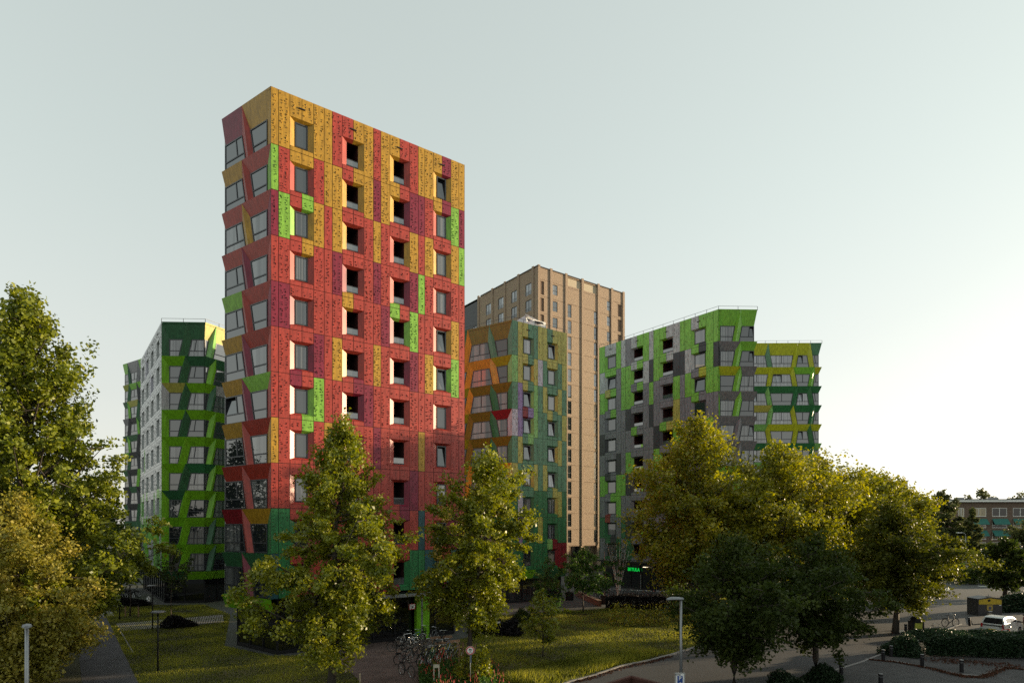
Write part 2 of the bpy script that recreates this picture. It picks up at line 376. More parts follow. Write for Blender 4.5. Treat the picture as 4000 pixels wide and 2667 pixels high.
def fface(face, root, joints, T, Ls, ends, bands, fins, splits, heads=None, dep=0.30, pane=GLASS, sc=1.0, tilt=None, efin=(None, None), drop=None, panes=None):
    """folded face: sloping bands over raked windows with pointed fins between them.
    T[r] = node u's at the top of row r (ends included); Ls[r] = lean per inner node (+1 towards larger u going down);
    ends = (kind,width): 'corner' closes with a side facet, 'open' lets the window run to the edge"""
    nr = len(joints) - 1; off = root.location
    P = face.P
    for r in range(nr):
        zt, zb = joints[r], joints[r + 1]; zh = zb + 1.98; g = .012
        nodes_ = T[r]; nb = len(nodes_) - 1
        def plus(i):
            t = nodes_[i]
            if i == 0: e = ends[0][1]; return t + e, t + e
            L = Ls[r][i - 1]
            return (t + .6 * sc, t + 1.05 * sc) if L > 0 else (t + .38 * sc, t - .08 * sc)
        def minus(i):
            t = nodes_[i]
            if i == nb: e = ends[1][1]; return t - e, t - e
            L = Ls[r][i - 1]
            return (t - .38 * sc, t + .08 * sc) if L > 0 else (t - .6 * sc, t - 1.05 * sc)
        for i in range(nb):
            pt, pb = plus(i); mt, mbm = minus(i + 1)
            a, b = nodes_[i], nodes_[i + 1]
            bm = MB(off); c = PC[bands[r][i]]
            bm.poly([P(a + g, zt - g), P(b - g, zt - g), P(mt, zh, -dep), P(pt, zh, -dep)], c)
            bm.poly([P(a + g, zt - g), P(a + g, zt - g, -dep - .1), P(b - g, zt - g, -dep - .1), P(b - g, zt - g)], c)
            if i == nb - 1 and ends[1][0] == 'open': bm.poly([P(b - g, zt - g), P(mt, zh, -dep), P(b - .35, zt - g, -dep - .12)], c)
            if i == 0 and ends[0][0] == 'open': bm.poly([P(a + g, zt - g), P(pt, zh, -dep), P(a + .35, zt - g, -dep - .12)], c)
            bm.build('band_panel', root)
            sp = splits[i] if isinstance(splits, str) else splits[r][i]
            pn = panes[r][i] if panes else pane
            window(face, root, [(pb, zb + .01), (mbm, zb + .01), (mt, zh), (pt, zh)], -dep, sp, pn, FRAME, 0.085, tilt=bool(tilt and (r, i) in tilt))
        for i in range(1, nb):
            t = nodes_[i]; L = Ls[r][i - 1]; rb = t + .75 * L * sc
            fm = MB(off); c = PC[fins[r][i - 1]]
            pt, pb = plus(i); mt, mbm = minus(i)
            fm.poly([P(t, zt - g), P(rb, zb), P(pb, zb, -dep), P(pt, zh, -dep)], c)
            fm.poly([P(t, zt - g), P(mt, zh, -dep), P(mbm, zb, -dep), P(rb, zb)], c)
            fm.build('fin', root)
        for i, sgn in ((0, 1), (nb, -1)):
            kd, w = ends[0] if i == 0 else ends[1]
            if kd == 'corner':
                fm = MB(off); c = PC[efin[0][r] if i == 0 else efin[1][r]]; t = nodes_[i]
                fm.poly([P(t, zt - g), P(t, zb), P(t + sgn * w, zb, -dep), P(t + sgn * w, zh, -dep)], c)
                fm.build('fin', root)
    if drop:                                              # hanging edge under the lowest row
        zt = joints[-1]
        nodes_ = T[-1]
        for i in range(len(nodes_) - 1):
            bm = MB(off); a, b = nodes_[i], nodes_[i + 1]; c = PC[drop[i]]
            bm.poly([P(a + .012, zt - .012), P(b - .012, zt - .012), P(b - .05, zt - .95, -dep), P(a + .05, zt - .95, -dep)], c)
            bm.poly([P(a + .012, zt - .012), P(a + .012, zt - .012, -dep - .1), P(b - .012, zt - .012, -dep - .1), P(b - .012, zt - .012)], c)
            bm.build('band_panel', root)
def shell(root, pts, z0, z1, open_edges, m, name='rear_wall', roofz=None):
    mb = MB(root.location); n = len(pts)
    for i in range(n):
        if i in open_edges: continue
        a, b = pts[i], pts[(i + 1) % n]
        mb.poly([(a[0], a[1], z0), (b[0], b[1], z0), (b[0], b[1], z1), (a[0], a[1], z1)], m)
    mb.build(name, root)
    rf = MB(root.location); rf.poly([(p[0], p[1], (roofz or z1) - .12) for p in pts], ROOFM); rf.build('roof', root)
def inset_poly(pts, d):
    n = len(pts); out = []
    c = Vector((sum(p[0] for p in pts) / n, sum(p[1] for p in pts) / n, 0))
    for p in pts:
        v = Vector((p[0], p[1], 0)) - c; out.append(c + v * (1 - d / v.length))
    return out
def ground_floor(root, pts, z1, inset=0.6, m=None, mull=1.6):
    """recessed dark glazing with mullions under the cladding"""
    q = inset_poly(pts, inset); mb = MB(root.location); fm = MB(root.location); n = len(q)
    for i in range(n):
        a, b = q[i], q[(i + 1) % n]; d = (b - a); L = d.length; d.normalize(); nn = facing(d)
        mb.poly([(a.x, a.y, 0), (b.x, b.y, 0), (b.x, b.y, z1), (a.x, a.y, z1)], m or DGLASS)
        k = max(1, int(L / mull))
        for j in range(k + 1):
            p = a + d * (L * j / k); fm.box((p.x, p.y, z1 / 2), (.05, .07, z1 / 2), BLACK, (d, nn, Z))
        fm.box(((a.x + b.x) / 2, (a.y + b.y) / 2, .12), (L / 2, .06, .12), BLACK, (d, nn, Z))
        fm.box(((a.x + b.x) / 2, (a.y + b.y) / 2, z1 - .5), (L / 2, .06, .05), BLACK, (d, nn, Z))
    g = mb.build('ground_floor_glazing', root); fm.build('mullions', g)
    sf = MB(root.location); sf.poly([(p[0], p[1], z1) for p in reversed(pts)], BLACK); sf.build('soffit', root)
def railing(root, pts, z, h=0.35, step=1.6):
    mb = MB(root.location)
    for a, b in zip(pts, pts[1:]):
        a = Vector((a[0], a[1], 0)); b = Vector((b[0], b[1], 0)); L = (b - a).length; k = max(1, int(L / step))
        mb.bar((a.x, a.y, z + h), (b.x, b.y, z + h), .03, .03, FRAME)
        for j in range(k + 1):
            p = a.lerp(b, j / k); mb.bar((p.x, p.y, z - .1), (p.x, p.y, z + h), .04, .04, FRAME)
    mb.build('roof_railing', root)

# ------------------------------------------------------------------ the red tower
def red_tower():
    C0 = Vector((-15.86, 40.91, 0))
    fr = Face(C0, VA, facing(VA)); fl = Face(C0, VL, facing(VL)); fl.n = Vector((-fl.d.y, fl.d.x, 0)); 
    if fl.n.y > 0: fl.n = -fl.n
    root = empty('apartment_tower', C0, 'tallest tower, in red, crimson and golden panels with raked windows on its left side', 'building', 'colourful panelled apartment towers')
    xs = [1058, 1088, 1132.6, 1179.5, 1225.4, 1266.5, 1298.2, 1337, 1380.8, 1421.9, 1458.5, 1488, 1523.2, 1562, 1600.4, 1634, 1659.4, 1692.9, 1727.2, 1762, 1792.4, 1815]
    U = [fr.u(x) for x in xs]; U[0] = 0
    cols = [(U[0], U[1]), (U[1], U[2]), (U[4], U[5]), (U[5], U[6]), (U[6], U[7]), (U[9], U[10]), (U[10], U[11]), (U[11], U[12]), (U[14], U[15]), (U[15], U[16]), (U[16], U[17]), (U[19], U[20]), (U[20], U[21])]
    wins = [(U[2], U[3], U[4], 1, 2), (U[7], U[8], U[9], 4, 5), (U[12], U[13], U[14], 7, 8), (U[17], U[18], U[19], 10, 11)]
    J = [37.55] + [33.8 - 3 * k for k in range(11)]
    rows = ['YYYYRYRYRYYYY', 'GRRYYYMYMMRGM', 'MGYRYRYRYRYYG', 'RRRRMRMRMGRRR', 'MMRRRRRMGRRYR', 'RRMRYRYRMRYGR', 'RRGRRMRRRRRRR',
            'YRRYRRMRRYRRR', 'RRRRRRRRMRRRR', 'DDMRRRRRRTRMR', 'TDRMRRRRDDTTD']
    sp = ['YY RY YR YM', 'YY RY YR YM', 'RG RR RR RR', 'RY RR RR RR', 'RR YR GR RR', 'RR RR RR RR', 'MR RM RR RR', 'RG RR RR RR',
          'RR RR RR RR', 'RR MR RM RY', 'RM RR RR YR', 'RM RR MD RM']
    sp = [s.split() for s in sp]
    pface(fr, root, cols, wins, J, rows, sp, 'WLLW', 'leaf', 11, tilt={(0, 3), (4, 3), (5, 3), (7, 3), (9, 3)})
    T = [[0, 3.36, 5.86]] * 11
    Ls = [[-1]] * 11
    bands = [('Y', 'M'), ('R', 'Y'), ('R', 'R'), ('R', 'R'), ('R', 'G'), ('X', 'L'), ('G', 'L'), ('X', 'L'), ('X', 'X'), ('L', 'm'), ('n', 'n')]
    fins = ['R', 'X', 'Y', 'M', 'X', 'M', 'M', 'R', 'R', 'R', 'M']
    dk = {}
    fface(fl, root, J, T, Ls, (('corner', .8), ('open', 0.0)), bands, fins, 'Ab', efin=(['Y', 'G', 'M', 'R', 'M', 'R', 'R', 'Y', 'R', 'D', 'T'], None), drop=('v', 'v'), tilt={(6, 1)})
    Rr = fr.P(U[21], 0); Lf = fl.P(5.86, 0, -.31)
    pts = [Lf, C0, Rr, Rr + VB * 14, Lf + Vector((-1.5, 13, 0))]
    shell(root, pts, 3.8, 37.55, (0, 1), PC['R'], roofz=37.5)
    # the left end shows its inner corner: a thin light edge post
    e = MB(root.location); p = fl.P(5.86, 0, -.3)
    e.box((p.x, p.y, 20.6), (.04, .04, 16.8), PC['c']); e.build('corner_post', root)
    ground_floor(root, pts, 3.8, 0.9)
    cp = MB(root.location); u0, u1 = fr.u(1300), fr.u(1668)
    cp.box(fr.P((u0 + u1) / 2, 3.60, .75), ((u1 - u0) / 2, .75, .09), DGLASS, (fr.d, fr.n, Z))
    cp.box(fr.P((u0 + u1) / 2, 3.60, 1.53), ((u1 - u0) / 2, .03, .11), STEEL, (fr.d, fr.n, Z)); cp.build('entrance_canopy', root)
    pl = MB(root.location); a, b = fr.u(1627), fr.u(1676); c = (a + b) / 2
    pl.box(fr.P(a + (b - a) * .17, 1.85, -.15), ((b - a) * .17, .2, 1.85), PC['v'], (fr.d, fr.n, Z))
    pl.box(fr.P(a + (b - a) * .74, 1.85, -.15), ((b - a) * .26, .2, 1.85), PC['v'], (fr.d, fr.n, Z))
    pl.tube([fr.P(a + (b - a) * .41, 0, .0), fr.P(a + (b - a) * .41, 3.5, .0)], .09, STEEL, 10); pl.build('entrance_pillar', root)
    sg = MB(root.location); u = fr.u(1609)
    sg.box(fr.P(u, 2.55, .02), (.26, .02, .22), mat('sign_red', (0.5, 0.03, 0.03)), (fr.d, fr.n, Z))
    sg.box(fr.P(u, 2.55, .045), (.22, .006, .17), WHITE, (fr.d, fr.n, Z))
    so_ = sg.build('house_number_sign', root)
    txt('8', fr.P(u, 2.44, .056), .24, math.atan2(fr.d.y, fr.d.x), BLACK, 'digit', so_, root.location)
def txt(s, loc, size, rz, m, name, parent=None, off=(0, 0, 0), align='CENTER', ext=0.004):
    cu = bpy.data.curves.new(name, 'FONT'); cu.body = s; cu.size = size; cu.align_x = align; cu.extrude = ext; cu.offset = size * .02
    tmp = bpy.data.objects.new('tmp', cu); COL.objects.link(tmp)
    me = bpy.data.meshes.new_from_object(tmp.evaluated_get(bpy.context.evaluated_depsgraph_get()))
    bpy.data.objects.remove(tmp); bpy.data.curves.remove(cu)
    me.materials.clear(); me.materials.append(m)
    o = link_mesh(name, me, parent); o.rotation_euler = (R(90), 0, rz); o.location = Vector(loc) - Vector(off)
    return o
red_tower()

# ------------------------------------------------------------------ olive and sage tower behind it
def olive_tower():
    C0 = Vector((0.0, 68.97, 0)); VL2 = Vector((-3551, 2430, 0)).normalized()
    fr = Face(C0, VA, facing(VA)); fl = Face(C0, VL2, Vector((-VL2.y, VL2.x, 0)))
    if fl.n.y > 0: fl.n = -fl.n
    root = empty('apartment_tower', C0, 'olive yellow and sage green panelled tower standing before the brick high-rise', 'building', 'colourful panelled apartment towers')
    z = [575, 600, 635, 683, 740, 797, 840, 890, 935, 990, 1042, 1085, 1135]
    U = [fr.u(1780 + q / 2.614) for q in z]; U[0] = 0
    cols = [(U[0], U[2]), (U[2], U[3]), (U[5], U[6]), (U[6], U[7]), (U[7], U[8]), (U[10], U[11]), (U[11], U[12])]
    wins = [(U[3], U[4], U[5], 1, 2), (U[8], U[9], U[10], 4, 5)]
    J = [31.5] + [27.67 - 3 * k for k in range(9)]
    rows = ['tytyyyy', 'lyywtty', 'tpltyyt', 'wpltttY', 'tytttyt', 'ytytytt', 'dwdddyd', 'dpdyddd', 'dddddmm']
    rows = [r.replace('Y', 'y') for r in rows]
    sp = ['yt ty', 'yt yy', 'yt tt', 'mp yt', 'tl tt', 'tt tt', 'tt ty', 'wd dd', 'dd lm', 'dd dd']
    pface(fr, root, cols, wins, J, rows, [s.split() for s in sp], 'WW', 'dash', 21, inset=.3, dep=.28, pane=GLASSB,
          tilt={(r, j) for r in range(8) for j in (0, 1) if (r * 7 + j * 3) % 5 not in (0, 2)})
    nd = [fl.u(p) for p in (1910, 1826.7)]
    T = []; Ls = []
    for r in range(9):
        k = 0 if r == 0 else -.25
        T.append([0, nd[0] + k, nd[1] + k, nd[1] + 3.6, nd[1] + 6.2]); Ls.append([-1, 1 if r % 2 else 1, -1])
    bands = ['ooda', 'aeed', 'ooao', 'moao', 'ooae', 'eeaa', 'yeeo', 'ddoo', 'nnnn']
    fins = ['tee', 'eea', 'dea', 'doa', 'dot', 'eee', 'eyy', 'odd', 'ndn']
    pn = [[GLASSR, GLASSD, GLASSD, GLASS], [GLASSR, GLASSR, GLASS, GLASS]] + [[GLASSD] * 4] * 7
    fface(fl, root, J, T, Ls, (('corner', .8), ('open', 0)), bands, fins, 'ACCA', efin=('tldwtyddd', None), drop='vnnn', panes=pn)
    Rr = fr.P(U[12], 0); Lf = fl.P(T[0][-1], 0)
    pts = [Lf, C0, Rr, Rr + VB * 14, Lf + VB * 13]
    shell(root, pts, 3.67, 31.5, (0, 1), PC['t'], roofz=31.4)
    ground_floor(root, pts, 3.67, 0.8)
    bd = MB(root.location); u1 = U[12]
    bd.poly([fr.P(0, 3.66), fr.P(u1 * .42, 3.66), fr.P(u1 * .38, 2.7, -.25), fr.P(0, 2.7, -.25)], PC['v'])
    bd.poly([fr.P(u1 * .42, 3.66), fr.P(u1, 3.66), fr.P(u1, 2.7, -.25), fr.P(u1 * .38, 2.7, -.25)], PC['n']); bd.build('hanging_edge', root)
    railing(root, [Lf, C0, Rr], 31.5)
    # glazed hatches on its roof
    hx = MB(root.location); hm = mat('hatch_zinc', (0.55, 0.57, 0.60), .35, .3)
    def w(px, py, Y): return Vector(((px - CX) / F * Y, Y, CH + (HY - py) / F * Y))
    A = w(1985, 1272, 75); Bp = w(2052, 1232, 75); Cc = w(2060, 1275, 75); D = w(2127, 1285, 74)
    back = Vector((.6, 3.2, 0))
    E = w(2100, 1256, 75)
    hx.poly([A, Cc, Bp], hm); hx.poly([A + back, Bp + back, Cc + back], hm)
    hx.poly([A, Bp, Bp + back, A + back], hm); hx.poly([Bp, Cc, Cc + back, Bp + back], hm)
    o = hx.build('roof_hatch', root)
    h2 = MB(root.location); h2.bar(Bp, E, .9, .08, WHITE); h2.bar(w(2062, 1250, 74.5), w(2122, 1264, 74), .7, .08, FRAME)
    h2.box((w(2090, 1276, 75)), (1.0, .8, .5), WHITE, (VA, VB, Z)); h2.build('hatch_lid', o)
olive_tower()

# ------------------------------------------------------------------ grey and green tower with the lit sign
def betula_tower():
    K = Vector((24.87, 74.9, 0)); O = K + VB * 20.3
    fr = Face(O, -VB, facing(VB))
    root = empty('apartment_tower', K, 'grey and green panelled tower with the green lit sign over its dark entrance', 'building', 'colourful panelled apartment towers')
    xs = [2328.7, 2343.2, 2363.1, 2384.2, 2407.1, 2426.2, 2443.5, 2464.5, 2487.5, 2512.3, 2535.3, 2552.5, 2576.2, 2602.2, 2629.8, 2655.8, 2674.9, 2699.8, 2729.2, 2758.3, 2786.6, 2807]
    U = [fr.u(x) for x in xs]; U[0] = 0; U[-1] = 20.3
    cols = [(U[0], U[1]), (U[1], U[2]), (U[4], U[5]), (U[5], U[6]), (U[6], U[7]), (U[9], U[10]), (U[10], U[11]), (U[11], U[12]), (U[14], U[15]), (U[15], U[16]), (U[16], U[17]), (U[19], U[20]), (U[20], U[21])]
    wins = [(U[2], U[3], U[4], 1, 2), (U[7], U[8], U[9], 4, 5), (U[12], U[13], U[14], 7, 8), (U[17], U[18], U[19], 10, 11)]
    J = [34.75] + [30.9 - 3 * k for k in range(10)]
    rows = ['gggcsgcgcgggg', 'gcsggckgkkcgk', 'ygsggsgsgsggg', 'ssssksksyssss', 'kkssssskgssgs', 'sskkgssgskskg'.replace('kkg', 'ksg'), 'sgggkskskssyg',
            'gsgssskssssgs', 'ddsdkssssssss', 'dsdsdssssssss']
    sp = ['cc cg gc cg', 'gg cg gc gk', 'yg sg ss sz', 'sg ss ss gs', 'ss gs gy ss', 'ss ss ss ss', 'ks sk ss ss', 'sg ss ss ss', 'Xs ss ss ss', 'dk ss ss ss', 'ds sk ss ss']
    rows = [r.replace('c', 'c') for r in rows]
    pface(fr, root, cols, wins, J, rows, [s.split() for s in sp], 'WLLW', 'dash', 31, inset=.34, dep=.28, pane=GLASS, tilt={(1, 0), (2, 3)})
    F2 = Vector((29.62, 75.05, 0)); fd = (F2 - K).normalized(); ff = Face(K, fd, facing(fd)); L = (F2 - K).length
    nd = ff.u(2894)
    bands = ['gg', 'sg', 'zs', 'ss', 'ss', 'ss', 'gs', 'ss', 'dd', 'dd']
    fins = ['g', 'g', 'g', 'g', 's', 's', 'g', 's', 'd', 'd']
    fface(ff, root, J, [[0, nd, L]] * 10, [[-1]] * 10, (('corner', .35), ('open', .22)), bands, fins, 'AB', efin=('gkggsgssdd', None), sc=.85, dep=.5, drop='dd', tilt={(0, 1), (1, 1), (4, 1)})
    pts = [O, K, F2, F2 + VB * 19, O + VA * 9]
    F2i = ff.P(L - .22, 0, -.51); pts = [O, K, F2i, F2i + Vector((.5, 18, 0)), O + VA * 9]
    shell(root, pts, 3.9, 34.75, (0, 1), PC['s'], roofz=34.65)
    ground_floor(root, pts, 3.9, .8)
    railing(root, [O, K, F2], 34.75)
    cp = MB(root.location); cp.box(fr.P(fr.u(2450), 3.75, .6), (7.2, .6, .12), BLACK, (fr.d, fr.n, Z)); cp.box(fr.P(fr.u(2450), 3.88, 1.2), (7.2, .03, .03), STEEL, (fr.d, fr.n, Z)); cp.build('entrance_canopy', root)
    lit = mat('lit_green_letters', (0.0, 0.3, 0.03), emit=(0.0, 0.55, 0.06), es=.45)
    d = MB(root.location)
    uu = fr.u(2473)
    txt('BETULA', fr.P(uu, 2.35 + .1, -.1), 0.62, math.atan2(fr.d.y, fr.d.x), lit, 'lit_sign', root, root.location, ext=.02)
    hp = MB(root.location); hp.tube([fr.P(fr.u(2499), .1, -.2), fr.P(fr.u(2499), 2.1, -.2)], .05, STEEL); hp.build('door_handle', root)
    lm = MB(root.location); lm.box(fr.P(fr.u(2523), 3.1, .1), (.35, .1, .03), mat('lit_strip', (.8, .7, .5), emit=(1, .8, .55), es=1.2), (fr.d, fr.n, Z)); lm.build('entrance_lamp', root)
betula_tower()

# ------------------------------------------------------------------ yellow-green tower on the far right
def far_right_tower():
    Y = 98.0; P0 = at(3211, Y); d = Vector((-1, 0.015, 0)).normalized(); ff = Face(P0, d, facing(d))
    root = empty('apartment_tower', P0, 'yellow-green tower with zigzag fins at the right edge of the group, pale lilac sky behind', 'building', 'colourful panelled apartment towers')
    root['label'] = 'yellow-green tower with zigzag fins, rightmost of the colourful towers'
    base = [0, 1.5, 4.15, 8.1, 12.0, 16.0]
    J = [37.5] + [33.7 - 3 * k for k in range(10)]
    T = []; Ls = []
    for r in range(10):
        a = .33 if r % 2 == 0 else -.33
        # u grows to the left: node C leans right on even rows
        T.append([0, base[1] + a, base[2] - a, base[3] + a, base[4] - a, base[5]])
        Ls.append([-1 if r % 2 == 0 else 1, 1 if r % 2 == 0 else -1, -1 if r % 2 == 0 else 1, 1 if r % 2 == 0 else -1])
    bands = ['tzzzz', 'zgzzz', 'ddddl', 'dddyd', 'zzzll', 'ldddd', 'gllld', 'zzddd', 'ddlll', 'ddddd']
    bands = [b.replace('d', 'd') for b in bands]
    fins = ['zztz', 'gzzz', 'ddll', 'dzll', 'dzzz', 'dddz', 'dldl', 'zzdd', 'dlld', 'dddd']
    fface(ff, root, J, T, Ls, (('open', .3), ('open', 0)), bands, fins, 'BCCCC', sc=.8, dep=.5,
          tilt={(0, 1), (1, 2), (2, 1), (4, 1), (2, 3), (5, 2)}, pane=GLASSB)
    E = ff.P(16.0, 0); Pi = ff.P(.3, 0, -.51)
    pts = [E, Pi, Pi + Vector((1.5, 17, 0)), E + Vector((0, 17, 0))]
    shell(root, pts, 6.7, 37.5, (0,), PC['g'], roofz=37.4)
    ground_floor(root, pts, 6.7, .6)
    railing(root, [E, P0], 37.5)
far_right_tower()

# ------------------------------------------------------------------ green tower on the left
def left_tower():
    K = Vector((-39.05, 69.3, 0)); O = K + VB * 20.1
    fr = Face(O, -VB, facing(VB))
    root = empty('apartment_tower', K, 'green tower with a pale mottled side wall, half hidden behind the big tree at left', 'building', 'colourful panelled apartment towers')
    ws = [(555.2, 561.7), (572.4, 579.3), (590.8, 598.4), (612.6, 621.0)]
    edges = [0]
    cols = []; wins = []
    W = []
    for a, b in ws:
        c = fr.u((a + b) / 2); W.append((c - 1.15, c, c + 1.15))
    prev = 0; ci = 0
    for k, (a, m_, b) in enumerate(W):
        h = (prev + a) / 2
        if k == 0: cols.append((prev, a)); ci = 1
        else: cols += [(prev, h), (h, a)]
        prev = b
    cols += [(prev, (prev + 20.1) / 2), ((prev + 20.1) / 2, 20.1)]
    idx = [(0, 1), (2, 3), (4, 5), (6, 7)]
    wins = [(W[k][0], W[k][1], W[k][2], idx[k][0], idx[k][1]) for k in range(4)]
    J = [31.4] + [27.6 - 3 * k for k in range(9)]
    rg = random.Random(5)
    rows = []
    for r in range(9):
        rows.append(''.join(rg.choice('ccccccccw' if r < 4 else ('cccclcc' if r < 6 else 'cglgc')) for _ in cols))
    # window linings: greens
    rows = [list(r) for r in rows]
    lin = ['dgdd', 'ddgg', 'dgyd', 'gdgd', 'dgdg', 'gygd', 'gdgg', 'dggd', 'gdgd']
    sp = [['cc'] * 4 for _ in range(6)] + [['cg', 'gc', 'cc', 'gg'] for _ in range(4)]
    pface(fr, root, cols, wins, J, rows, sp, 'WWWW', 'dense', 41, inset=.12, dep=.5, pane=GLASS)
    # coloured side linings sit just inside the openings
    for r in range(9):
        zb = J[r + 1]
        for k in range(4):
            a, m_, b = W[k]
            lb = MB(root.location); c = PC[lin[r][k]]
            lb.poly([fr.P(b - .02, zb + .34, -.01), fr.P(b - .13, zb + .47, -.48), fr.P(b - .13, zb + 2.08, -.48), fr.P(b - .02, zb + 2.22, -.01)], c)
            lb.build('window_lining', root)
    F1 = at(802, 69.5); fd = (F1 - K).normalized(); ff = Face(K, fd, facing(fd)); L1 = (F1 - K).length
    n0, n1 = ff.u(728.5), ff.u(724.7)
    T = [[0, n0, L1]] + [[0, n1, L1]] * 8
    bands = ['nn', 'vn', 'yv', 'vv', 'vv', 'vd', 'nv', 'vv', 'vv']; fins = 'nnnnvnvvv'
    fface(ff, root, J, T, [[-1]] * 9, (('corner', .62), ('open', .30)), bands, fins, 'Ab', efin=('nvcvvvvvv', None), drop='nv', dep=.48)
    d2 = Vector((1126, 2430, 0)).normalized(); f2 = Face(F1, d2, Vector((d2.y, -d2.x, 0)))
    n2 = f2.u(845); n3 = n2 + 4.6
    bands2 = ['yyy', 'nnn', 'vcv', 'vvv', 'vvv', 'dvv', 'vvv', 'vvv', 'vvv']; fins2 = ['ln', 'vn', 'nv', 'vv', 'vv', 'vd', 'vv', 'nv', 'nv']
    fface(f2, root, J, [[0, n2, n3, n3 + 3]] * 9, [[-1, -1]] * 9, (('open', .30), ('open', 0)), bands2, fins2, 'ACC', drop='vvv', dep=.48)
    E = f2.P(n3 + 3, 0)
    pts = [O, K, F1, E, O + VA * 9]
    shell(root, pts, 3.6, 31.4, (0, 1, 2), PC['g'], roofz=31.3)
    ground_floor(root, pts, 3.6, .8)
    railing(root, [K, F1, E], 31.4)
left_tower()
def far_left_tower():
    P0 = Vector((-63.2, 106.3, 0)) - VL * 6; ff = Face(P0, VL, Vector((-VL.y, VL.x, 0)))
    if ff.n.y > 0: ff.n = -ff.n
    root = empty('apartment_tower', P0, 'green and grey tower farthest left, a narrow strip behind the pale mottled wall', 'building', 'colourful panelled apartment towers')
    L = 6 + 7.2
    a, b = ff.u(535), ff.u(500)
    J = [37.3] + [33.5 - 3 * k for k in range(10)]
    bands = ['ggsg', 'ggga', 'kkyn', 'nnks', 'nknn', 'gkkg', 'kgkn', 'nknk', 'gnkn', 'nnnn']
    fins = ['gsn', 'gkn', 'nng', 'kgk', 'nkg', 'kkn', 'ngk', 'nkk', 'nnk', 'nnn']
    T = [[0, 3.0, a + (.3 if r % 2 else -.3), b - (.3 if r % 2 else -.3), L] for r in range(10)]
    Ls = [[-1, 1 if r % 2 == 0 else -1, -1 if r % 2 == 0 else 1] for r in range(10)]
    fface(ff, root, J, T, Ls, (('open', 0), ('open', .2)), [x for x in bands], [x for x in fins], 'ACCA', sc=.8)
    E = ff.P(L - .2, 0, -.31); pts = [E, P0, P0 + VB * 12, E + Vector((-3, 12, 0))]
    shell(root, pts, 6.5, 37.3, (0,), PC['g'], roofz=37.2)
    ground_floor(root, pts, 6.5, .6)
far_left_tower()
# ------------------------------------------------------------------ brick
def brick_mat(name, c1, c2, mortar, scale=1.0, rough=0.85):
    m, nt, b = nodes(name)
    tc = N(nt, 'ShaderNodeTexCoord'); sp = N(nt, 'ShaderNodeSeparateXYZ'); nt.links.new(tc.outputs['Object'], sp.inputs[0])
    ad = N(nt, 'ShaderNodeMath', operation='ADD'); nt.links.new(sp.outputs[0], ad.inputs[0]); nt.links.new(sp.outputs[1], ad.inputs[1])
    cb = N(nt, 'ShaderNodeCombineXYZ'); nt.links.new(ad.outputs[0], cb.inputs[0]); nt.links.new(sp.outputs[2], cb.inputs[1])
    br = N(nt, 'ShaderNodeTexBrick'); br.inputs['Scale'].default_value = scale
    br.inputs['Brick Width'].default_value = 0.30; br.inputs['Row Height'].default_value = 0.085; br.inputs['Mortar Size'].default_value = 0.012
    br.inputs['Color1'].default_value = (*c1, 1); br.inputs['Color2'].default_value = (*c2, 1); br.inputs['Mortar'].default_value = (*mortar, 1)
    nt.links.new(cb.outputs[0], br.inputs['Vector'])
    mp = N(nt, 'ShaderNodeMapping'); mp.inputs['Scale'].default_value = (3.0, 14.0, 1); nt.links.new(cb.outputs[0], mp.inputs[0])
    no = N(nt, 'ShaderNodeTexNoise'); no.inputs['Scale'].default_value = 1.0; no.inputs['Detail'].default_value = 3; nt.links.new(mp.outputs[0], no.inputs['Vector'])
    mr = N(nt, 'ShaderNodeMapRange'); mr.inputs[1].default_value = .28; mr.inputs[2].default_value = .42; mr.inputs[3].default_value = .55; mr.inputs[4].default_value = 1.0
    nt.links.new(no.outputs['Fac'], mr.inputs[0])
    sc = N(nt, 'ShaderNodeVectorMath', operation='SCALE'); nt.links.new(br.outputs['Color'], sc.inputs[0]); nt.links.new(mr.outputs[0], sc.inputs['Scale'])
    nt.links.new(sc.outputs[0], b.inputs['Base Color']); b.inputs['Roughness'].default_value = rough
    bp = N(nt, 'ShaderNodeBump'); bp.inputs['Strength'].default_value = .5; bp.inputs['Distance'].default_value = .02
    nt.links.new(br.outputs['Fac'], bp.inputs['Height']); bp.invert = True; nt.links.new(bp.outputs[0], b.inputs['Normal'])
    return m
BRICK = brick_mat('tan_brick', (0.365, 0.265, 0.185), (0.315, 0.225, 0.155), (0.29, 0.225, 0.165))
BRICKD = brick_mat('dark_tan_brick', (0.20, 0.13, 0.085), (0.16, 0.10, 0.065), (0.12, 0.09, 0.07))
BRICKB = brick_mat('brown_brick', (0.17, 0.11, 0.075), (0.13, 0.085, 0.06), (0.12, 0.10, 0.085))
BEIGE = mat('beige_render', (0.45, 0.38, 0.27), .8)
def holed_wall(face, root, u0, u1, z0, z1, holes, m, name='wall', dep=.14, cuts=()):
    """wall with rectangular openings; holes = (u0,u1,z0,z1)"""
    us = sorted({u0, u1, *[h[0] for h in holes], *[h[1] for h in holes]}); zs = sorted({z0, z1, *[h[2] for h in holes], *[h[3] for h in holes], *cuts})
    mb = MB(root.location)
    for a, b in zip(us, us[1:]):
        run = None
        for c, d in zip(zs, zs[1:]):
            um, zm = (a + b) / 2, (c + d) / 2
            if any(h[0] < um < h[1] and h[2] < zm < h[3] for h in holes): continue
            mb.poly([face.P(a, c), face.P(b, c), face.P(b, d), face.P(a, d)], m)
    for h in holes:
        q = [(h[0], h[2]), (h[1], h[2]), (h[1], h[3]), (h[0], h[3])]
        for i in range(4):
            a, b = q[i], q[(i + 1) % 4]
            mb.poly([face.P(*a), face.P(*b), face.P(b[0], b[1], -dep), face.P(a[0], a[1], -dep)], m)
    return mb.build(name, root)
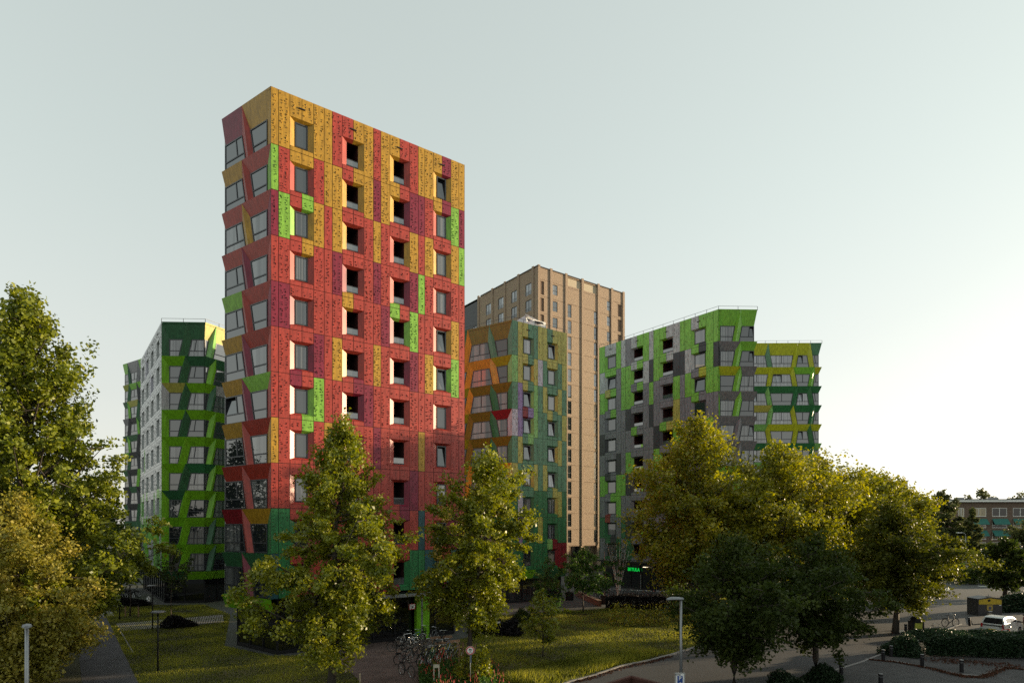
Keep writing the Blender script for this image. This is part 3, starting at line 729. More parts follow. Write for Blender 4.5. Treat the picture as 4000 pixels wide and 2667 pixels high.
def brick_tower():
    C0 = Vector((4.54, 111.5, 0)); fr = Face(C0, VA, facing(VA)); fl = Face(C0, VB, facing(VB))
    root = empty('apartment_tower', C0, 'tan brick high-rise with vertical piers, behind the colourful towers', 'building')
    ZT = 55.2; W = 22.3
    px = [2103, 2152, 2211, 2274.5, 2337, 2389.5, 2432]; pil = [fr.u(p) for p in px]; pil[0] = .3; pil[-1] = W - .2
    J = [53.0 - 3.0 * k for k in range(17)]                   # floor lines
    holes = []; winspec = []; niches = []
    def uz(bay, a, b): L, Rr = pil[bay] + .3, pil[bay + 1] - .3; return L + (Rr - L) * a, L + (Rr - L) * b
    for k, z in enumerate(J[:16]):
        zb = z - 3.0
        a, b = uz(0, .02, .42); niches.append((a, b, zb + .35, zb + 2.75))
        a, b = uz(1, .04, .42); holes.append((a, b, zb + .9, zb + 2.75)); winspec.append('H')
        if k > 0 or True:
            a, b = uz(2, .0, .30)
            if k > 0: holes.append((a, b, zb + .55, zb + 2.95)); winspec.append('H')
            a, b = uz(3, .76, 1.0)
            if k > 0: holes.append((a, b, zb + .55, zb + 2.95)); winspec.append('H')
        a, b = uz(4, .66, .98); holes.append((a, b, zb + .9, zb + 2.75)); winspec.append('H')
        a, b = uz(5, .5, .95); niches.append((a, b, zb + .35, zb + 2.75))
    top = [(pil[2] + .28, pil[3] - .28, 53.4, ZT - .25), (pil[3] + .28, pil[4] - .28, 53.4, ZT - .25)]
    holed_wall(fr, root, 0, W, 4.9, ZT, holes + niches + top, BRICK, 'street_wall', .18)
    for h, s in zip(holes, winspec): window(fr, root, [(h[0], h[2]), (h[1], h[2]), (h[1], h[3]), (h[0], h[3])], -.12, s, GLASSB if h[2] > 30 else GLASSX, FRAME, .07)
    nb = MB(root.location)
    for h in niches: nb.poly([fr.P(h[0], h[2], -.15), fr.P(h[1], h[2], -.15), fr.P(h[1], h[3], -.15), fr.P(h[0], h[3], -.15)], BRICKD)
    for h in top: nb.poly([fr.P(h[0], h[2], -.16), fr.P(h[1], h[2], -.16), fr.P(h[1], h[3], -.16), fr.P(h[0], h[3], -.16)], BEIGE)
    nb.build('recessed_brickwork', root)
    for u in pil:
        pb = MB(root.location); pb.box(fr.P(u, (4.9 + ZT + .30) / 2, .07), (.27, .10, (ZT + .30 - 4.9) / 2), BRICK, (fr.d, fr.n, Z)); pb.build('pier', root)
    cs = MB(root.location)                                     # thin soldier courses at each floor
    for z in J[:17]:
        for a, b in zip(pil, pil[1:]):
            cs.box(fr.P((a + b) / 2, z + .05, .012), ((b - a) / 2 - .3, .014, .03), BRICKD, (fr.d, fr.n, Z))
    cs.build('floor_courses', root)
    cap = MB(root.location); cap.box(fr.P(W / 2, ZT + .05, -.1), (W / 2 + .1, .25, .06), FRAME, (fr.d, fr.n, Z)); cap.box(fl.P(9, ZT + .06, -.1), (9.2, .25, .06), FRAME, (fl.d, fl.n, Z)); cap.build('coping', root)
    # shaded side
    pxl = [2083, 2026, 1973, 1924, 1870]; pl = [max(.45, fl.u(p)) for p in pxl]; WL = pl[-1] + .3
    h2 = []
    for k, z in enumerate(J[:9]):
        for a, b in zip(pl, pl[1:]):
            h2.append((a + .55, a + .55 + 1.75, z - 3 + .75, z - 3 + 2.85))
    holed_wall(fl, root, 0, WL, 4.9, ZT, h2, BRICK, 'side_wall', .18)
    for h in h2:
        w = window(fl, root, [(h[0], h[2]), (h[1], h[2]), (h[1], h[3]), (h[0], h[3])], -.12, 'V', GLASSB, FRAME, .07)
        rb = MB(root.location)
        for q in (.45, .7, .95): rb.box(fl.P((h[0] + h[1]) / 2, h[2] + q - .3, .06), ((h[1] - h[0]) / 2, .02, .025), STEEL, (fl.d, fl.n, Z))
        rb.build('window_rail', w)
    for u in pl:
        pb = MB(root.location); pb.box(fl.P(u, (4.9 + ZT + .30) / 2, .07), (.27, .10, (ZT + .30 - 4.9) / 2), BRICK, (fl.d, fl.n, Z)); pb.build('pier', root)
    # dark metal bay beyond
    fd = Face(fl.P(WL, 0), VB, fl.n); DK = mat('dark_metal_cladding', (.045, .045, .05), .5)
    h3 = [(a, a + 1.6, z - 3 + .3, z - 3 + 2.7) for z in J[1:9] for a in (.5, 2.5, 4.5, 6.5)]
    holed_wall(fd, root, 0, 9, 4.9, ZT - .6, h3, DK, 'dark_side_wall', .12)
    for h in h3: window(fd, root, [(h[0], h[2]), (h[1], h[2]), (h[1], h[3]), (h[0], h[3])], -.1, 'V', GLASSB, FRAME, .07)
    Rr = fr.P(W, 0); E = fd.P(9, 0)
    pts = [E, C0, Rr, Rr + VB * 20, E + VA * 8]
    shell(root, [E, C0, Rr, Rr + VB * 24], 0, ZT, (0, 1), BRICK, roofz=ZT)
    g = MB(root.location)
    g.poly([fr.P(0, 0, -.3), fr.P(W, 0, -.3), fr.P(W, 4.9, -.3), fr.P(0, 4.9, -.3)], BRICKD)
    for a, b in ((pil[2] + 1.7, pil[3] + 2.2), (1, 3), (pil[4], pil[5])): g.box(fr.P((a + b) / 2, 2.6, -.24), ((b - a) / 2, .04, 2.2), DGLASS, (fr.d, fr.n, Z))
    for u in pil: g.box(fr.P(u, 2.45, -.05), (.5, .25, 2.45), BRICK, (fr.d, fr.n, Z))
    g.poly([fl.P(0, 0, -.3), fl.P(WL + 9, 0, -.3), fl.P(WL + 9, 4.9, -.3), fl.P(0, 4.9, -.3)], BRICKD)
    g.build('ground_floor', root)
brick_tower()

# ------------------------------------------------------------------ low flats on the right, farther blocks
def low_flats():
    Y = 145.0; P0 = at(3738, Y); fr = Face(P0, Vector((1, -.03, 0)), Vector((0, -1, 0)))
    root = empty('apartment_block', P0, 'brown brick flats four storeys high with green awnings, on the far right beyond the road', 'building')
    L = 46.0; ZT = 14.3
    cx = [(3795, 3853), (3876, 3936), (3955, 4015)]
    cols = [(fr.u(a), fr.u(b)) for a, b in cx]; w = cols[0][1] - cols[0][0]; st = cols[1][0] - cols[0][0]
    cols = [(cols[0][0] - st * .9 + 1.2, cols[0][0] - st * .9 + 2.6)] + [(cols[0][0] + st * k, cols[0][0] + st * k + w) for k in range(8)]
    rows = [(10.9, 12.9), (8.25, 10.2), (5.55, 7.5), (2.6 + .2, 4.9)]
    holes = [(a, b, z0, z1) for a, b in cols for z0, z1 in rows if b < L]
    holed_wall(fr, root, 0, L, 2.5, ZT, holes, BRICKB, 'wall', .15)
    aw = mat('green_awning', (0.02, 0.13, 0.11), .8)
    for i, h in enumerate(holes):
        o = window(fr, root, [(h[0], h[2]), (h[1], h[2]), (h[1], h[3]), (h[0], h[3])], -.1, 'VC'[i % 2], GLASSL, WHITE, .11)
        if h[2] in (8.25, 5.55) and h[1] - h[0] > 2:
            am = MB(root.location); am.poly([fr.P(h[0] - .1, h[3] + .2, .05), fr.P(h[1] + .1, h[3] + .2, .05), fr.P(h[1] + .1, h[3] - 1.1, 1.0), fr.P(h[0] - .1, h[3] - 1.1, 1.0)], aw)
            am.box(fr.P((h[0] + h[1]) / 2, h[3] - 1.12, 1.0), ((h[1] - h[0]) / 2 + .1, .03, .05), aw, (fr.d, fr.n, Z)); am.build('awning', o)
    g = MB(root.location); g.poly([fr.P(0, 0, -.4), fr.P(L, 0, -.4), fr.P(L, 2.5, -.4), fr.P(0, 2.5, -.4)], BRICKB)
    for k in range(8): g.box(fr.P(3 + k * 4.9, 1.25, -.35), (1.6, .05, .95), WHITE, (fr.d, fr.n, Z))
    g.build('ground_floor', root)
    pts = [P0, fr.P(L, 0), fr.P(L, 0, -12), fr.P(0, 0, -12)]
    shell(root, pts, 0, ZT, (0,), BRICKB, roofz=ZT + .1)
    e = MB(root.location); e.box(fr.P(L / 2, ZT + .18, -5.6), (L / 2 + .4, 6.3, .2), WHITE, (fr.d, fr.n, Z)); e.box(fr.P(L / 2, ZT + .55, -6), (L / 2 - 1, 4, .2), ROOFM, (fr.d, fr.n, Z)); e.build('eaves', root)
    for k in range(5):
        c = MB(root.location); c.box(fr.P(4 + k * 8, ZT + .9, -5), (.9, .5, .35), STEEL, (fr.d, fr.n, Z)); c.build('roof_unit', root)
GLASSL = glass_mat('flat_window_glass', (0.03, 0.03, 0.03), (0.55, 0.45, 0.28), 1.6, 0.03, 0.35)
low_flats()
def plain_block(label, px0, px1, Y, zt, dx, m, cols, rows, mw):
    P0 = at(px0, Y); P1 = at(px1, Y); d = Vector((1, 0, 0)); fr = Face(P0, d, Vector((0, -1, 0))); L = (P1 - P0).length
    root = empty('distant_block', P0, label, 'building')
    holes = []
    sx = L / cols; sz = (zt - 1) / rows
    for i in range(cols):
        for j in range(rows): holes.append((sx * (i + .25), sx * (i + .75), 1 + sz * (j + .3), 1 + sz * (j + .78)))
    holed_wall(fr, root, 0, L, 0, zt, holes, m, 'wall', .2)
    for h in holes: window(fr, root, [(h[0], h[2]), (h[1], h[2]), (h[1], h[3]), (h[0], h[3])], -.15, 'V', GLASSB, WHITE, .12)
    shell(root, [P0, P1, P1 + Vector((0, dx, 0)), P0 + Vector((0, dx, 0))], 0, zt, (0,), m, roofz=zt + .1)
    c = MB(root.location); c.box((P0 + P1) / 2 + Vector((0, dx / 2, zt + .1)), (L / 2 + .3, dx / 2 + .3, .15), WHITE); c.build('coping', root)
plain_block('beige distant block just above the trees at right', 3512, 3546, 230, CH + (HY - 1878) / F * 230, 10, BEIGE, 2, 6, 0)
plain_block('pale low block glimpsed between the yellow-green tower and the right-hand trees', 3205, 3330, 160, CH + (HY - 1925) / F * 160, 12, mat('pale_render', (.5, .5, .5)), 6, 5, 0)

def added_shade_flats():  # unseen block, added to shade the foreground and darken the red panels' reflections
    P0 = Vector((50, 48, 0)); fr = Face(P0, Vector((0, -1, 0)), Vector((-1, 0, 0)))
    root = empty('apartment_block', P0, 'added brown brick flats, unseen beyond the right edge, that shade the foreground', 'building'); L = 33; ZT = 13.6
    holes = [(2 + 4.4 * i, 4.6 + 4.4 * i, 1.1 + 2.9 * j, 2.9 + 2.9 * j) for i in range(7) for j in range(4)]
    holed_wall(fr, root, 0, L, 0, ZT, holes, BRICKB, 'wall', .15)
    for h in holes: window(fr, root, [(h[0], h[2]), (h[1], h[2]), (h[1], h[3]), (h[0], h[3])], -.1, 'V', GLASSL, WHITE, .1)
    shell(root, [P0, fr.P(L, 0), fr.P(L, 0, -11), fr.P(0, 0, -11)], 0, ZT, (0,), BRICKB, roofz=ZT + .1)
    e = MB(root.location); e.box(fr.P(L / 2, ZT + .1, -5.4), (L / 2 + .3, 6.0, .15), WHITE, (fr.d, fr.n, Z)); e.build('eaves', root)
added_shade_flats()
# ------------------------------------------------------------------ ground, lawns, roads
def ground_mat(name, col, rough, amt, sc, bump, col2=None):
    m, nt, b = nodes(name)
    c, no, mp = noise_col(nt, col, amt, sc, (1, 1, 1), 6)
    if col2:
        n2 = N(nt, 'ShaderNodeTexNoise'); n2.inputs['Scale'].default_value = sc * .25; n2.inputs['Detail'].default_value = 4
        nt.links.new(mp.outputs[0], n2.inputs['Vector'])
        mr = N(nt, 'ShaderNodeMapRange'); mr.inputs[1].default_value = .42; mr.inputs[2].default_value = .6; nt.links.new(n2.outputs['Fac'], mr.inputs[0])
        mx = N(nt, 'ShaderNodeMix', data_type='RGBA'); nt.links.new(mr.outputs[0], mx.inputs[0]); nt.links.new(c, mx.inputs[6]); mx.inputs[7].default_value = (*col2, 1)
        c = mx.outputs[2]
    nt.links.new(c, b.inputs['Base Color']); b.inputs['Roughness'].default_value = rough
    bp = N(nt, 'ShaderNodeBump'); bp.inputs['Strength'].default_value = bump; bp.inputs['Distance'].default_value = .03
    n3 = N(nt, 'ShaderNodeTexNoise'); n3.inputs['Scale'].default_value = sc * 12; n3.inputs['Detail'].default_value = 3; nt.links.new(mp.outputs[0], n3.inputs['Vector'])
    nt.links.new(n3.outputs['Fac'], bp.inputs['Height']); nt.links.new(bp.outputs[0], b.inputs['Normal'])
    return m
GROUND = ground_mat('worn_ground', (0.055, 0.055, 0.055), .9, .2, .5, .3, (.045, .05, .03))
ASPH = ground_mat('asphalt', (0.040, 0.040, 0.042), .8, .15, .6, .35)
SOIL = ground_mat('lawn_soil', (0.045, 0.045, 0.014), .95, .35, .8, .5, (.09, .075, .03))
def paver_mat(name, c1, c2, mo, bw=.22, bh=.11, rot=0):
    m, nt, b = nodes(name)
    tc = N(nt, 'ShaderNodeTexCoord'); mp = N(nt, 'ShaderNodeMapping'); mp.inputs['Rotation'].default_value = (0, 0, rot); nt.links.new(tc.outputs['Object'], mp.inputs[0])
    br = N(nt, 'ShaderNodeTexBrick'); br.inputs['Scale'].default_value = 1; br.inputs['Brick Width'].default_value = bw; br.inputs['Row Height'].default_value = bh; br.inputs['Mortar Size'].default_value = .008
    br.inputs['Color1'].default_value = (*c1, 1); br.inputs['Color2'].default_value = (*c2, 1); br.inputs['Mortar'].default_value = (*mo, 1); nt.links.new(mp.outputs[0], br.inputs['Vector'])
    no = N(nt, 'ShaderNodeTexNoise'); no.inputs['Scale'].default_value = .9; no.inputs['Detail'].default_value = 6; nt.links.new(mp.outputs[0], no.inputs['Vector'])
    mr = N(nt, 'ShaderNodeMapRange'); mr.inputs[1].default_value = .3; mr.inputs[2].default_value = .7; mr.inputs[3].default_value = .7; mr.inputs[4].default_value = 1.25; nt.links.new(no.outputs['Fac'], mr.inputs[0])
    sc = N(nt, 'ShaderNodeVectorMath', operation='SCALE'); nt.links.new(br.outputs['Color'], sc.inputs[0]); nt.links.new(mr.outputs[0], sc.inputs['Scale'])
    nt.links.new(sc.outputs[0], b.inputs['Base Color']); b.inputs['Roughness'].default_value = .85
    bp = N(nt, 'ShaderNodeBump'); bp.invert = True; bp.inputs['Strength'].default_value = .5; bp.inputs['Distance'].default_value = .01; nt.links.new(br.outputs['Fac'], bp.inputs['Height']); nt.links.new(bp.outputs[0], b.inputs['Normal'])
    return m
PAVEB = paver_mat('brown_pavers', (.15, .10, .085), (.12, .08, .07), (.05, .04, .035), rot=.5)
PAVEG = paver_mat('grey_pavers', (.055, .053, .053), (.043, .042, .042), (.022, .02, .018), .3, .3, rot=.5)
PAVEP = paver_mat('path_pavers', (.085, .08, .088), (.07, .066, .072), (.035, .033, .035), rot=-.64)
KERB = mat('kerb_stone', (.22, .21, .20), .85, bump=.3, scale=6)
def sheet(name, pts, z, m, kind='structure', h=0):
    mb = MB()
    if h: mb.prism([(p[0], p[1]) for p in pts], 0, z, m)
    else: mb.poly([(p[0], p[1], z) for p in pts], m)
    return tag(mb.build(name), kind=kind)
gm_ = MB(); S = 1500; gm_.poly([(-S, -S, 0), (S, -S, 0), (S, S + 800, 0), (-S, S + 800, 0)], GROUND); tag(gm_.build('ground'), kind='structure')
def ccw(pts):
    a = sum(pts[i][0] * pts[(i + 1) % len(pts)][1] - pts[(i + 1) % len(pts)][0] * pts[i][1] for i in range(len(pts)))
    return pts if a > 0 else pts[::-1]
kerb_px = [(1700, 2900), (2215, 2667), (2330, 2636), (2430, 2602), (2540, 2580), (2620, 2558), (2760, 2515), (2950, 2460), (3150, 2400), (3300, 2350), (3420, 2305)]
kerb = [G(*p) for p in kerb_px]
lawn1 = [G(1760, 2900), G(1735, 2700), G(1700, 2600), G(1640, 2545), G(1820, 2490), G(1900, 2440), G(1960, 2402), G(2150, 2392), G(2250, 2384), G(2420, 2372), G(2660, 2350), G(2800, 2338), G(3330, 2296)] + kerb[::-1][:-1]
lawn1 = ccw(lawn1)
sheet('lawn', lawn1, .006, SOIL)
path_r = (G(541, 2667), G(398, 2375)); pd = (path_r[1] - path_r[0]).normalized(); pn = Vector((-pd.y, pd.x, 0))
pa = path_r[0] - pd * 20; pb_ = path_r[1] + pd * 26
lawn2 = ccw([pa + Vector((.0, 0, 0)), path_r[1], G(470, 2362), G(640, 2362), G(800, 2362), G(900, 2400), G(876, 2523), G(1060, 2560), G(1230, 2560), G(1330, 2590), G(1385, 2640), G(1440, 2700), G(1500, 2900)])
sheet('lawn', lawn2, .006, SOIL)
sheet('footpath', ccw([pa, pb_, pb_ + pn * 2.5, pa + pn * 2.5]), .010, PAVEP)
sheet('lawn', ccw([pa + pn * 2.5, pb_ + pn * 2.5, pb_ + pn * 14, pa + pn * 14]), .006, SOIL)
sheet('entry_path', ccw([G(1330, 2500), G(1330, 2590), G(1385, 2640), G(1440, 2700), G(1500, 2900), G(1760, 2900), G(1735, 2700), G(1640, 2590), G(1640, 2545), G(1700, 2500), G(1560, 2480)]), .012, PAVEB)
sheet('courtyard', ccw([G(1960, 2402), G(2150, 2392), G(2360, 2365), G(2250, 2325), G(2500, 2345), G(2900, 2345), G(3000, 2300), G(2300, 2230), G(1900, 2300)]), .004, PAVEG)
road = ccw([kerb[0] + Vector((0, 0, 0))] + kerb[1:] + [G(3300, 2262), G(3660, 2264), G(4300, 2290), G(5200, 2330), G(5200, 2420), G(4250, 2440), G(4000, 2402), G(3900, 2418), G(3755, 2440), G(3600, 2500), G(3440, 2560), G(3365, 2590), G(3262, 2622), G(3100, 2690), G(2900, 2900)])
sheet('road', road, .008, ASPH)
# kerb stones along the lawn
kb = MB()
rk = random.Random(3)
for a, b in zip(kerb, kerb[1:]):
    L = (b - a).length; n = max(1, int(L / 1.0)); d = (b - a).normalized()
    for j in range(n):
        p, q = a.lerp(b, j / n), a.lerp(b, (j + 1) / n)
        kb.bar(p + d * .01 + Z * (.03 + rk.uniform(-.01, .015)), q - d * .01 + Z * (.03 + rk.uniform(-.01, .015)), .16, .12, KERB)
tag(kb.build('kerb'), kind='structure')
pv = ccw([G(3262, 2622), G(3365, 2590), G(3440, 2560), G(3600, 2500), G(3755, 2440), G(3830, 2448), G(4300, 2520), G(5200, 2700), G(4600, 3000), G(3000, 3000), G(2900, 2900), G(3100, 2690)])
sheet('pavement', pv, .10, PAVEG, h=1)
pv2 = ccw([G(3790, 2412), G(3900, 2400), G(4060, 2388), G(4300, 2372), G(5000, 2375), G(5000, 2405), G(4300, 2420), G(3920, 2432), G(3800, 2440)])
sheet('pavement', pv2, .09, PAVEG, h=1)
# second kerb row on the pavement with fallen leaves
def strip(name, pxs, z, w, m, h=.05):
    mb = MB(); pts = [G(*p) for p in pxs]
    for a, b in zip(pts, pts[1:]): mb.bar(a + Z * z, b + Z * z, w, h, m)
    return tag(mb.build(name), kind='structure')
strip('kerb', [(3380, 2578), (3500, 2588), (3620, 2612), (3740, 2638), (3830, 2646), (3925, 2610), (4020, 2618)], .11, .14, KERB)
strip('kerb', [(3640, 2262), (3900, 2282), (4050, 2292), (4500, 2320)], .05, .2, KERB, .1)
strip('kerb', [(3262, 2622), (3365, 2590), (3440, 2560), (3600, 2500), (3755, 2440)], .09, .14, KERB, .06)
# painted marks on the far road
mk = MB(); PAINT = mat('road_paint', (.6, .6, .58), .7)
for p in ([(3690, 2296), (3728, 2298), (3700, 2305), (3660, 2303)], [(3882, 2305), (3898, 2305), (3900, 2307), (3884, 2307)], [(3925, 2308), (3945, 2308), (3948, 2311), (3928, 2310)],
          [(3820, 2287), (3880, 2290), (3880, 2291.5), (3820, 2288.5)], [(3900, 2292), (3960, 2295), (3960, 2296.5), (3900, 2293.5)]):
    mk.poly([(G(*q).x, G(*q).y, .012) for q in p], PAINT)
tag(mk.build('road_marking'), kind='structure')
# ------------------------------------------------------------------ foliage
def leaf_mat(name, col, trans, var=.35, rough=.5):
    spec = .5 if name in ('lime_leaves', 'poplar_leaves', 'golden_lime_leaves', 'hornbeam_leaves') else .2
    m, nt, b = nodes(name)
    at_ = N(nt, 'ShaderNodeAttribute'); at_.attribute_name = 'tint'
    hsv = N(nt, 'ShaderNodeHueSaturation'); hsv.inputs['Color'].default_value = (*col, 1)
    mr = N(nt, 'ShaderNodeMapRange'); mr.inputs[3].default_value = .52; mr.inputs[4].default_value = .475; nt.links.new(at_.outputs['Fac'], mr.inputs[0])
    mv = N(nt, 'ShaderNodeMapRange'); mv.inputs[3].default_value = 1 - var; mv.inputs[4].default_value = 1 + var; nt.links.new(at_.outputs['Fac'], mv.inputs[0])
    nt.links.new(mr.outputs[0], hsv.inputs['Hue']); nt.links.new(mv.outputs[0], hsv.inputs['Value'])
    nt.links.new(hsv.outputs[0], b.inputs['Base Color']); b.inputs['Roughness'].default_value = rough; b.inputs['Specular IOR Level'].default_value = spec
    tr = N(nt, 'ShaderNodeBsdfTranslucent'); h2 = N(nt, 'ShaderNodeHueSaturation'); h2.inputs['Saturation'].default_value = 1.1; h2.inputs['Value'].default_value = 1.7
    nt.links.new(hsv.outputs[0], h2.inputs['Color']); nt.links.new(h2.outputs[0], tr.inputs['Color'])
    ms = N(nt, 'ShaderNodeMixShader'); ms.inputs[0].default_value = trans
    nt.links.new(b.outputs[0], ms.inputs[1]); nt.links.new(tr.outputs[0], ms.inputs[2])
    nt.links.new(ms.outputs[0], nt.nodes['Material Output'].inputs['Surface'])
    return m
LEAF = {'lime': leaf_mat('lime_leaves', (.165, .185, .013), .30, .5, .42), 'poplar': leaf_mat('poplar_leaves', (.15, .18, .016), .28, .5, .45), 'beam': leaf_mat('hornbeam_leaves', (.245, .225, .032), .28, .5),
        'dark': leaf_mat('dark_leaves', (.036, .054, .009), .3, .4, .6), 'mid': leaf_mat('shaded_lime_leaves', (.075, .085, .010), .35, .5), 'gold': leaf_mat('golden_lime_leaves', (.20, .20, .012), .36, .55), 'green': leaf_mat('green_leaves', (.05, .10, .02), .35),  # dark and shaded lime crowns: the shade is put into the leaf colour
        'hedge': leaf_mat('hedge_leaves', (.016, .034, .014), .2), 'plum': leaf_mat('dark_purple_leaves', (.012, .010, .010), .2), 'far': leaf_mat('far_leaves', (.07, .08, .03), .35)}
BARK = mat('bark', (.055, .045, .035), .9, amt=.35, scale=5, stretch=(3, 3, .6), bump=.6)
BIRCH = mat('birch_bark', (.5, .48, .42), .8, amt=.4, scale=6, stretch=(.6, .6, 4))
def leaf_mesh(name, C, size, rng, m, off, droop=.3, elong=1.35, tints=None):
    """C = (n,3) leaf centres -> one mesh of folded rhombic leaves"""
    n = len(C)
    nrm = rng.normal(size=(n, 3)); nrm[:, 2] = np.abs(nrm[:, 2]) * .8 + .25; nrm /= np.linalg.norm(nrm, axis=1)[:, None]
    t = rng.normal(size=(n, 3)); t[:, 2] -= droop; t -= nrm * np.sum(t * nrm, 1)[:, None]; t /= np.linalg.norm(t, axis=1)[:, None]
    b = np.cross(nrm, t); s = size * rng.uniform(.5, 1.4, n)[:, None] * .5
    V = np.stack([C - t * s * elong, C + b * s + nrm * s * .25, C + t * s * elong, C - b * s + nrm * s * .25], 1).reshape(-1, 3) - np.array(off)
    me = bpy.data.meshes.new(name); me.vertices.add(4 * n); me.vertices.foreach_set('co', V.astype(np.float32).ravel())
    me.loops.add(4 * n); me.loops.foreach_set('vertex_index', np.arange(4 * n, dtype=np.int32))
    me.polygons.add(n); me.polygons.foreach_set('loop_start', np.arange(0, 4 * n, 4, dtype=np.int32)); me.polygons.foreach_set('loop_total', np.full(n, 4, np.int32))
    a = me.attributes.new('tint', 'FLOAT', 'POINT'); tv = tints if tints is not None else rng.uniform(0, 1, n)
    a.data.foreach_set('value', np.repeat(tv, 4).astype(np.float32))
    me.materials.append(m); me.update(calc_edges=True); me.validate()
    return me
def tree(name, label, base, H, z0, Rmax, n, leaf, kind, seed, peak=.35, droop=.3, up=.5, lumps=.3, trunk=.2, group='trees', nb=34, lean=(0, 0), gaps=.0, tr=None, wide=None, cat='tree', clump=1.0, cone=False):
    """crown between z0 and H; widest at fraction `peak` of the crown height; up = how steeply limbs rise"""
    rng = np.random.default_rng(seed); rd = random.Random(seed); bx, by = base[0], base[1]; bz = base[2] if len(base) > 2 else 0
    root = empty(name, (bx, by, bz), label, cat, group)
    root.rotation_euler = (0, 0, 0)
    tb = MB(root.location)
    top = Vector((bx + lean[0], by + lean[1], bz + H))
    tp = []
    for i in range(7):
        f = i / 6 * .93; tp.append(Vector((bx, by, bz)).lerp(top, f) + Vector((rd.uniform(-1, 1), rd.uniform(-1, 1), 0)) * (.012 * H * (i > 0)))
    tb.tube(tp, [trunk * (1.25 if i == 0 else 1 - .88 * i / 6) for i in range(7)], BARK, 8)
    def prof(f):
        if cone: return .6 + .4 * f / peak if f < peak else max(.04, 1 - (f - peak) / (1 - peak)) ** .85                                          # crown radius at crown height fraction f
        if f < peak: return .45 + .55 * math.sin(math.pi / 2 * (f / peak))
        return max(.05, math.cos(math.pi / 2 * ((f - peak) / (1 - peak)) ** 1.25))
    lob = [(rd.uniform(0, 6.28), rd.uniform(0, 1), rd.uniform(.6, 1)) for _ in range(9)]
    C = []; wts = []
    for i in range(nb):
        f = (i + .5) / nb; f = f ** .9
        az = i * 2.399 + rd.uniform(-.5, .5)
        zt = z0 + (H - z0) * f
        r = Rmax * prof(f) * rd.uniform(.70, 1.15)
        for la, lf, lw in lob:
            dd = abs((az - la + math.pi) % (2 * math.pi) - math.pi)
            if dd < .6 and abs(f - lf) < .12: r *= 1 + lumps * lw
        tip = Vector((bx + lean[0] * f + math.cos(az) * r * (wide[0] if wide else 1), by + lean[1] * f + math.sin(az) * r * (wide[1] if wide else 1), bz + zt))
        sf = max(.12, (zt - r * up) / H); sf = min(sf, .9)
        st = Vector((bx, by, bz)).lerp(top, sf)
        mid = st.lerp(tip, .5) + Vector((0, 0, -.10 * r * (1 if up > .3 else -1)))
        tb.tube([st, mid, tip], [trunk * .32 * (1 - .6 * f) + .02, trunk * .16 + .012, .01], BARK, 5, cap=False)
        ns = max(3, int(6 * r / Rmax) + 3)
        for k in range(ns):
            q = .28 + .72 * (k + .5) / ns
            p = (st.lerp(mid, q * 2) if q < .5 else mid.lerp(tip, q * 2 - 1))
            off_ = Vector((rd.gauss(0, 1), rd.gauss(0, 1), rd.gauss(0, .7))) * (.20 * Rmax * (.5 + .5 * r / Rmax))
            e = p + off_ * (1.15 - q * .5)
            if k % 2 == 0: tb.tube([p, e], [.02 + trunk * .04, .006], BARK, 4, cap=False)
            C.append(e); wts.append(.5 + r / Rmax)
            if k == ns - 1: C.append(tip); wts.append(.9)
    C.append(tp[-1] + Vector((0, 0, .04 * H))); wts.append(.5); C.append(top); wts.append(.35)
    C = np.array([tuple(c) for c in C]); w = np.array(wts); w *= rng.uniform(.5, 1.4, len(w)); w /= w.sum()
    idx = rng.choice(len(C), n, p=w)
    cs = Rmax * .15 * clump * rng.uniform(.7, 1.3, len(C))
    offn = rng.normal(size=(n, 3)); offn *= (rng.uniform(.25, 1.25, n) / np.maximum(np.linalg.norm(offn, axis=1), .3))[:, None]
    # short sprays: stretch each clump along its own outward direction and let it hang
    ctr = np.array([bx, by, bz + (z0 + H) * .5]); od = C - ctr; od /= np.linalg.norm(od, axis=1)[:, None] + 1e-6
    P = C[idx] + offn * cs[idx][:, None] * np.array([1, 1, .62]) + od[idx] * (rng.uniform(-1.1, 1.1, n) * cs[idx])[:, None]
    P[:, 2] -= droop * .5 * rng.uniform(0, 1.2, n) * cs[idx]
    P[:, 2] = np.maximum(P[:, 2], bz + .1)
    tint = np.clip(rng.uniform(0, 1, len(C))[idx] * .5 + rng.uniform(0, 1, n) * .5, 0, 1)
    me = leaf_mesh('crown', P, leaf, rng, LEAF[kind], root.location, droop, tints=tint)
    tr_o = tb.build('trunk', root, smooth=True); link_mesh('crown', me, root)
    return root
tree('poplar_tree', 'tall loose poplar with sunlit yellow-green leaves at the left edge', (-28.0, 36.0), 21.9, 2.6, 5.2, 90000, .165, 'poplar', 1, peak=.3, up=1.0, lumps=.3, trunk=.30, nb=120, droop=.2, clump=.6, cone=True)
tree('hornbeam_tree', 'golden hornbeam with upswept twigs in the lower left corner', (-26.0, 32.6), 9.8, .8, 3.25, 70000, .12, 'beam', 2, peak=.35, up=.9, trunk=.18, nb=60, lumps=.2, droop=-.2)
tree('lime_tree', 'sunlit drooping lime tree before the red tower, its trunk beside the entry path', (-9.3, 32.0), 14.2, 2.2, 2.95, 56000, .12, 'lime', 3, peak=.30, up=.35, trunk=.22, nb=56, lumps=.35, droop=.8, lean=(.6, 0), clump=.8)
tree('lime_tree', 'staked lime tree behind the round traffic sign, crossing the red tower edge', (-2.55, 35.7), 12.9, 3.2, 2.95, 46000, .125, 'lime', 4, peak=.4, up=.4, trunk=.16, nb=48, lumps=.25, droop=.5, lean=(1.1, 0), clump=.85)
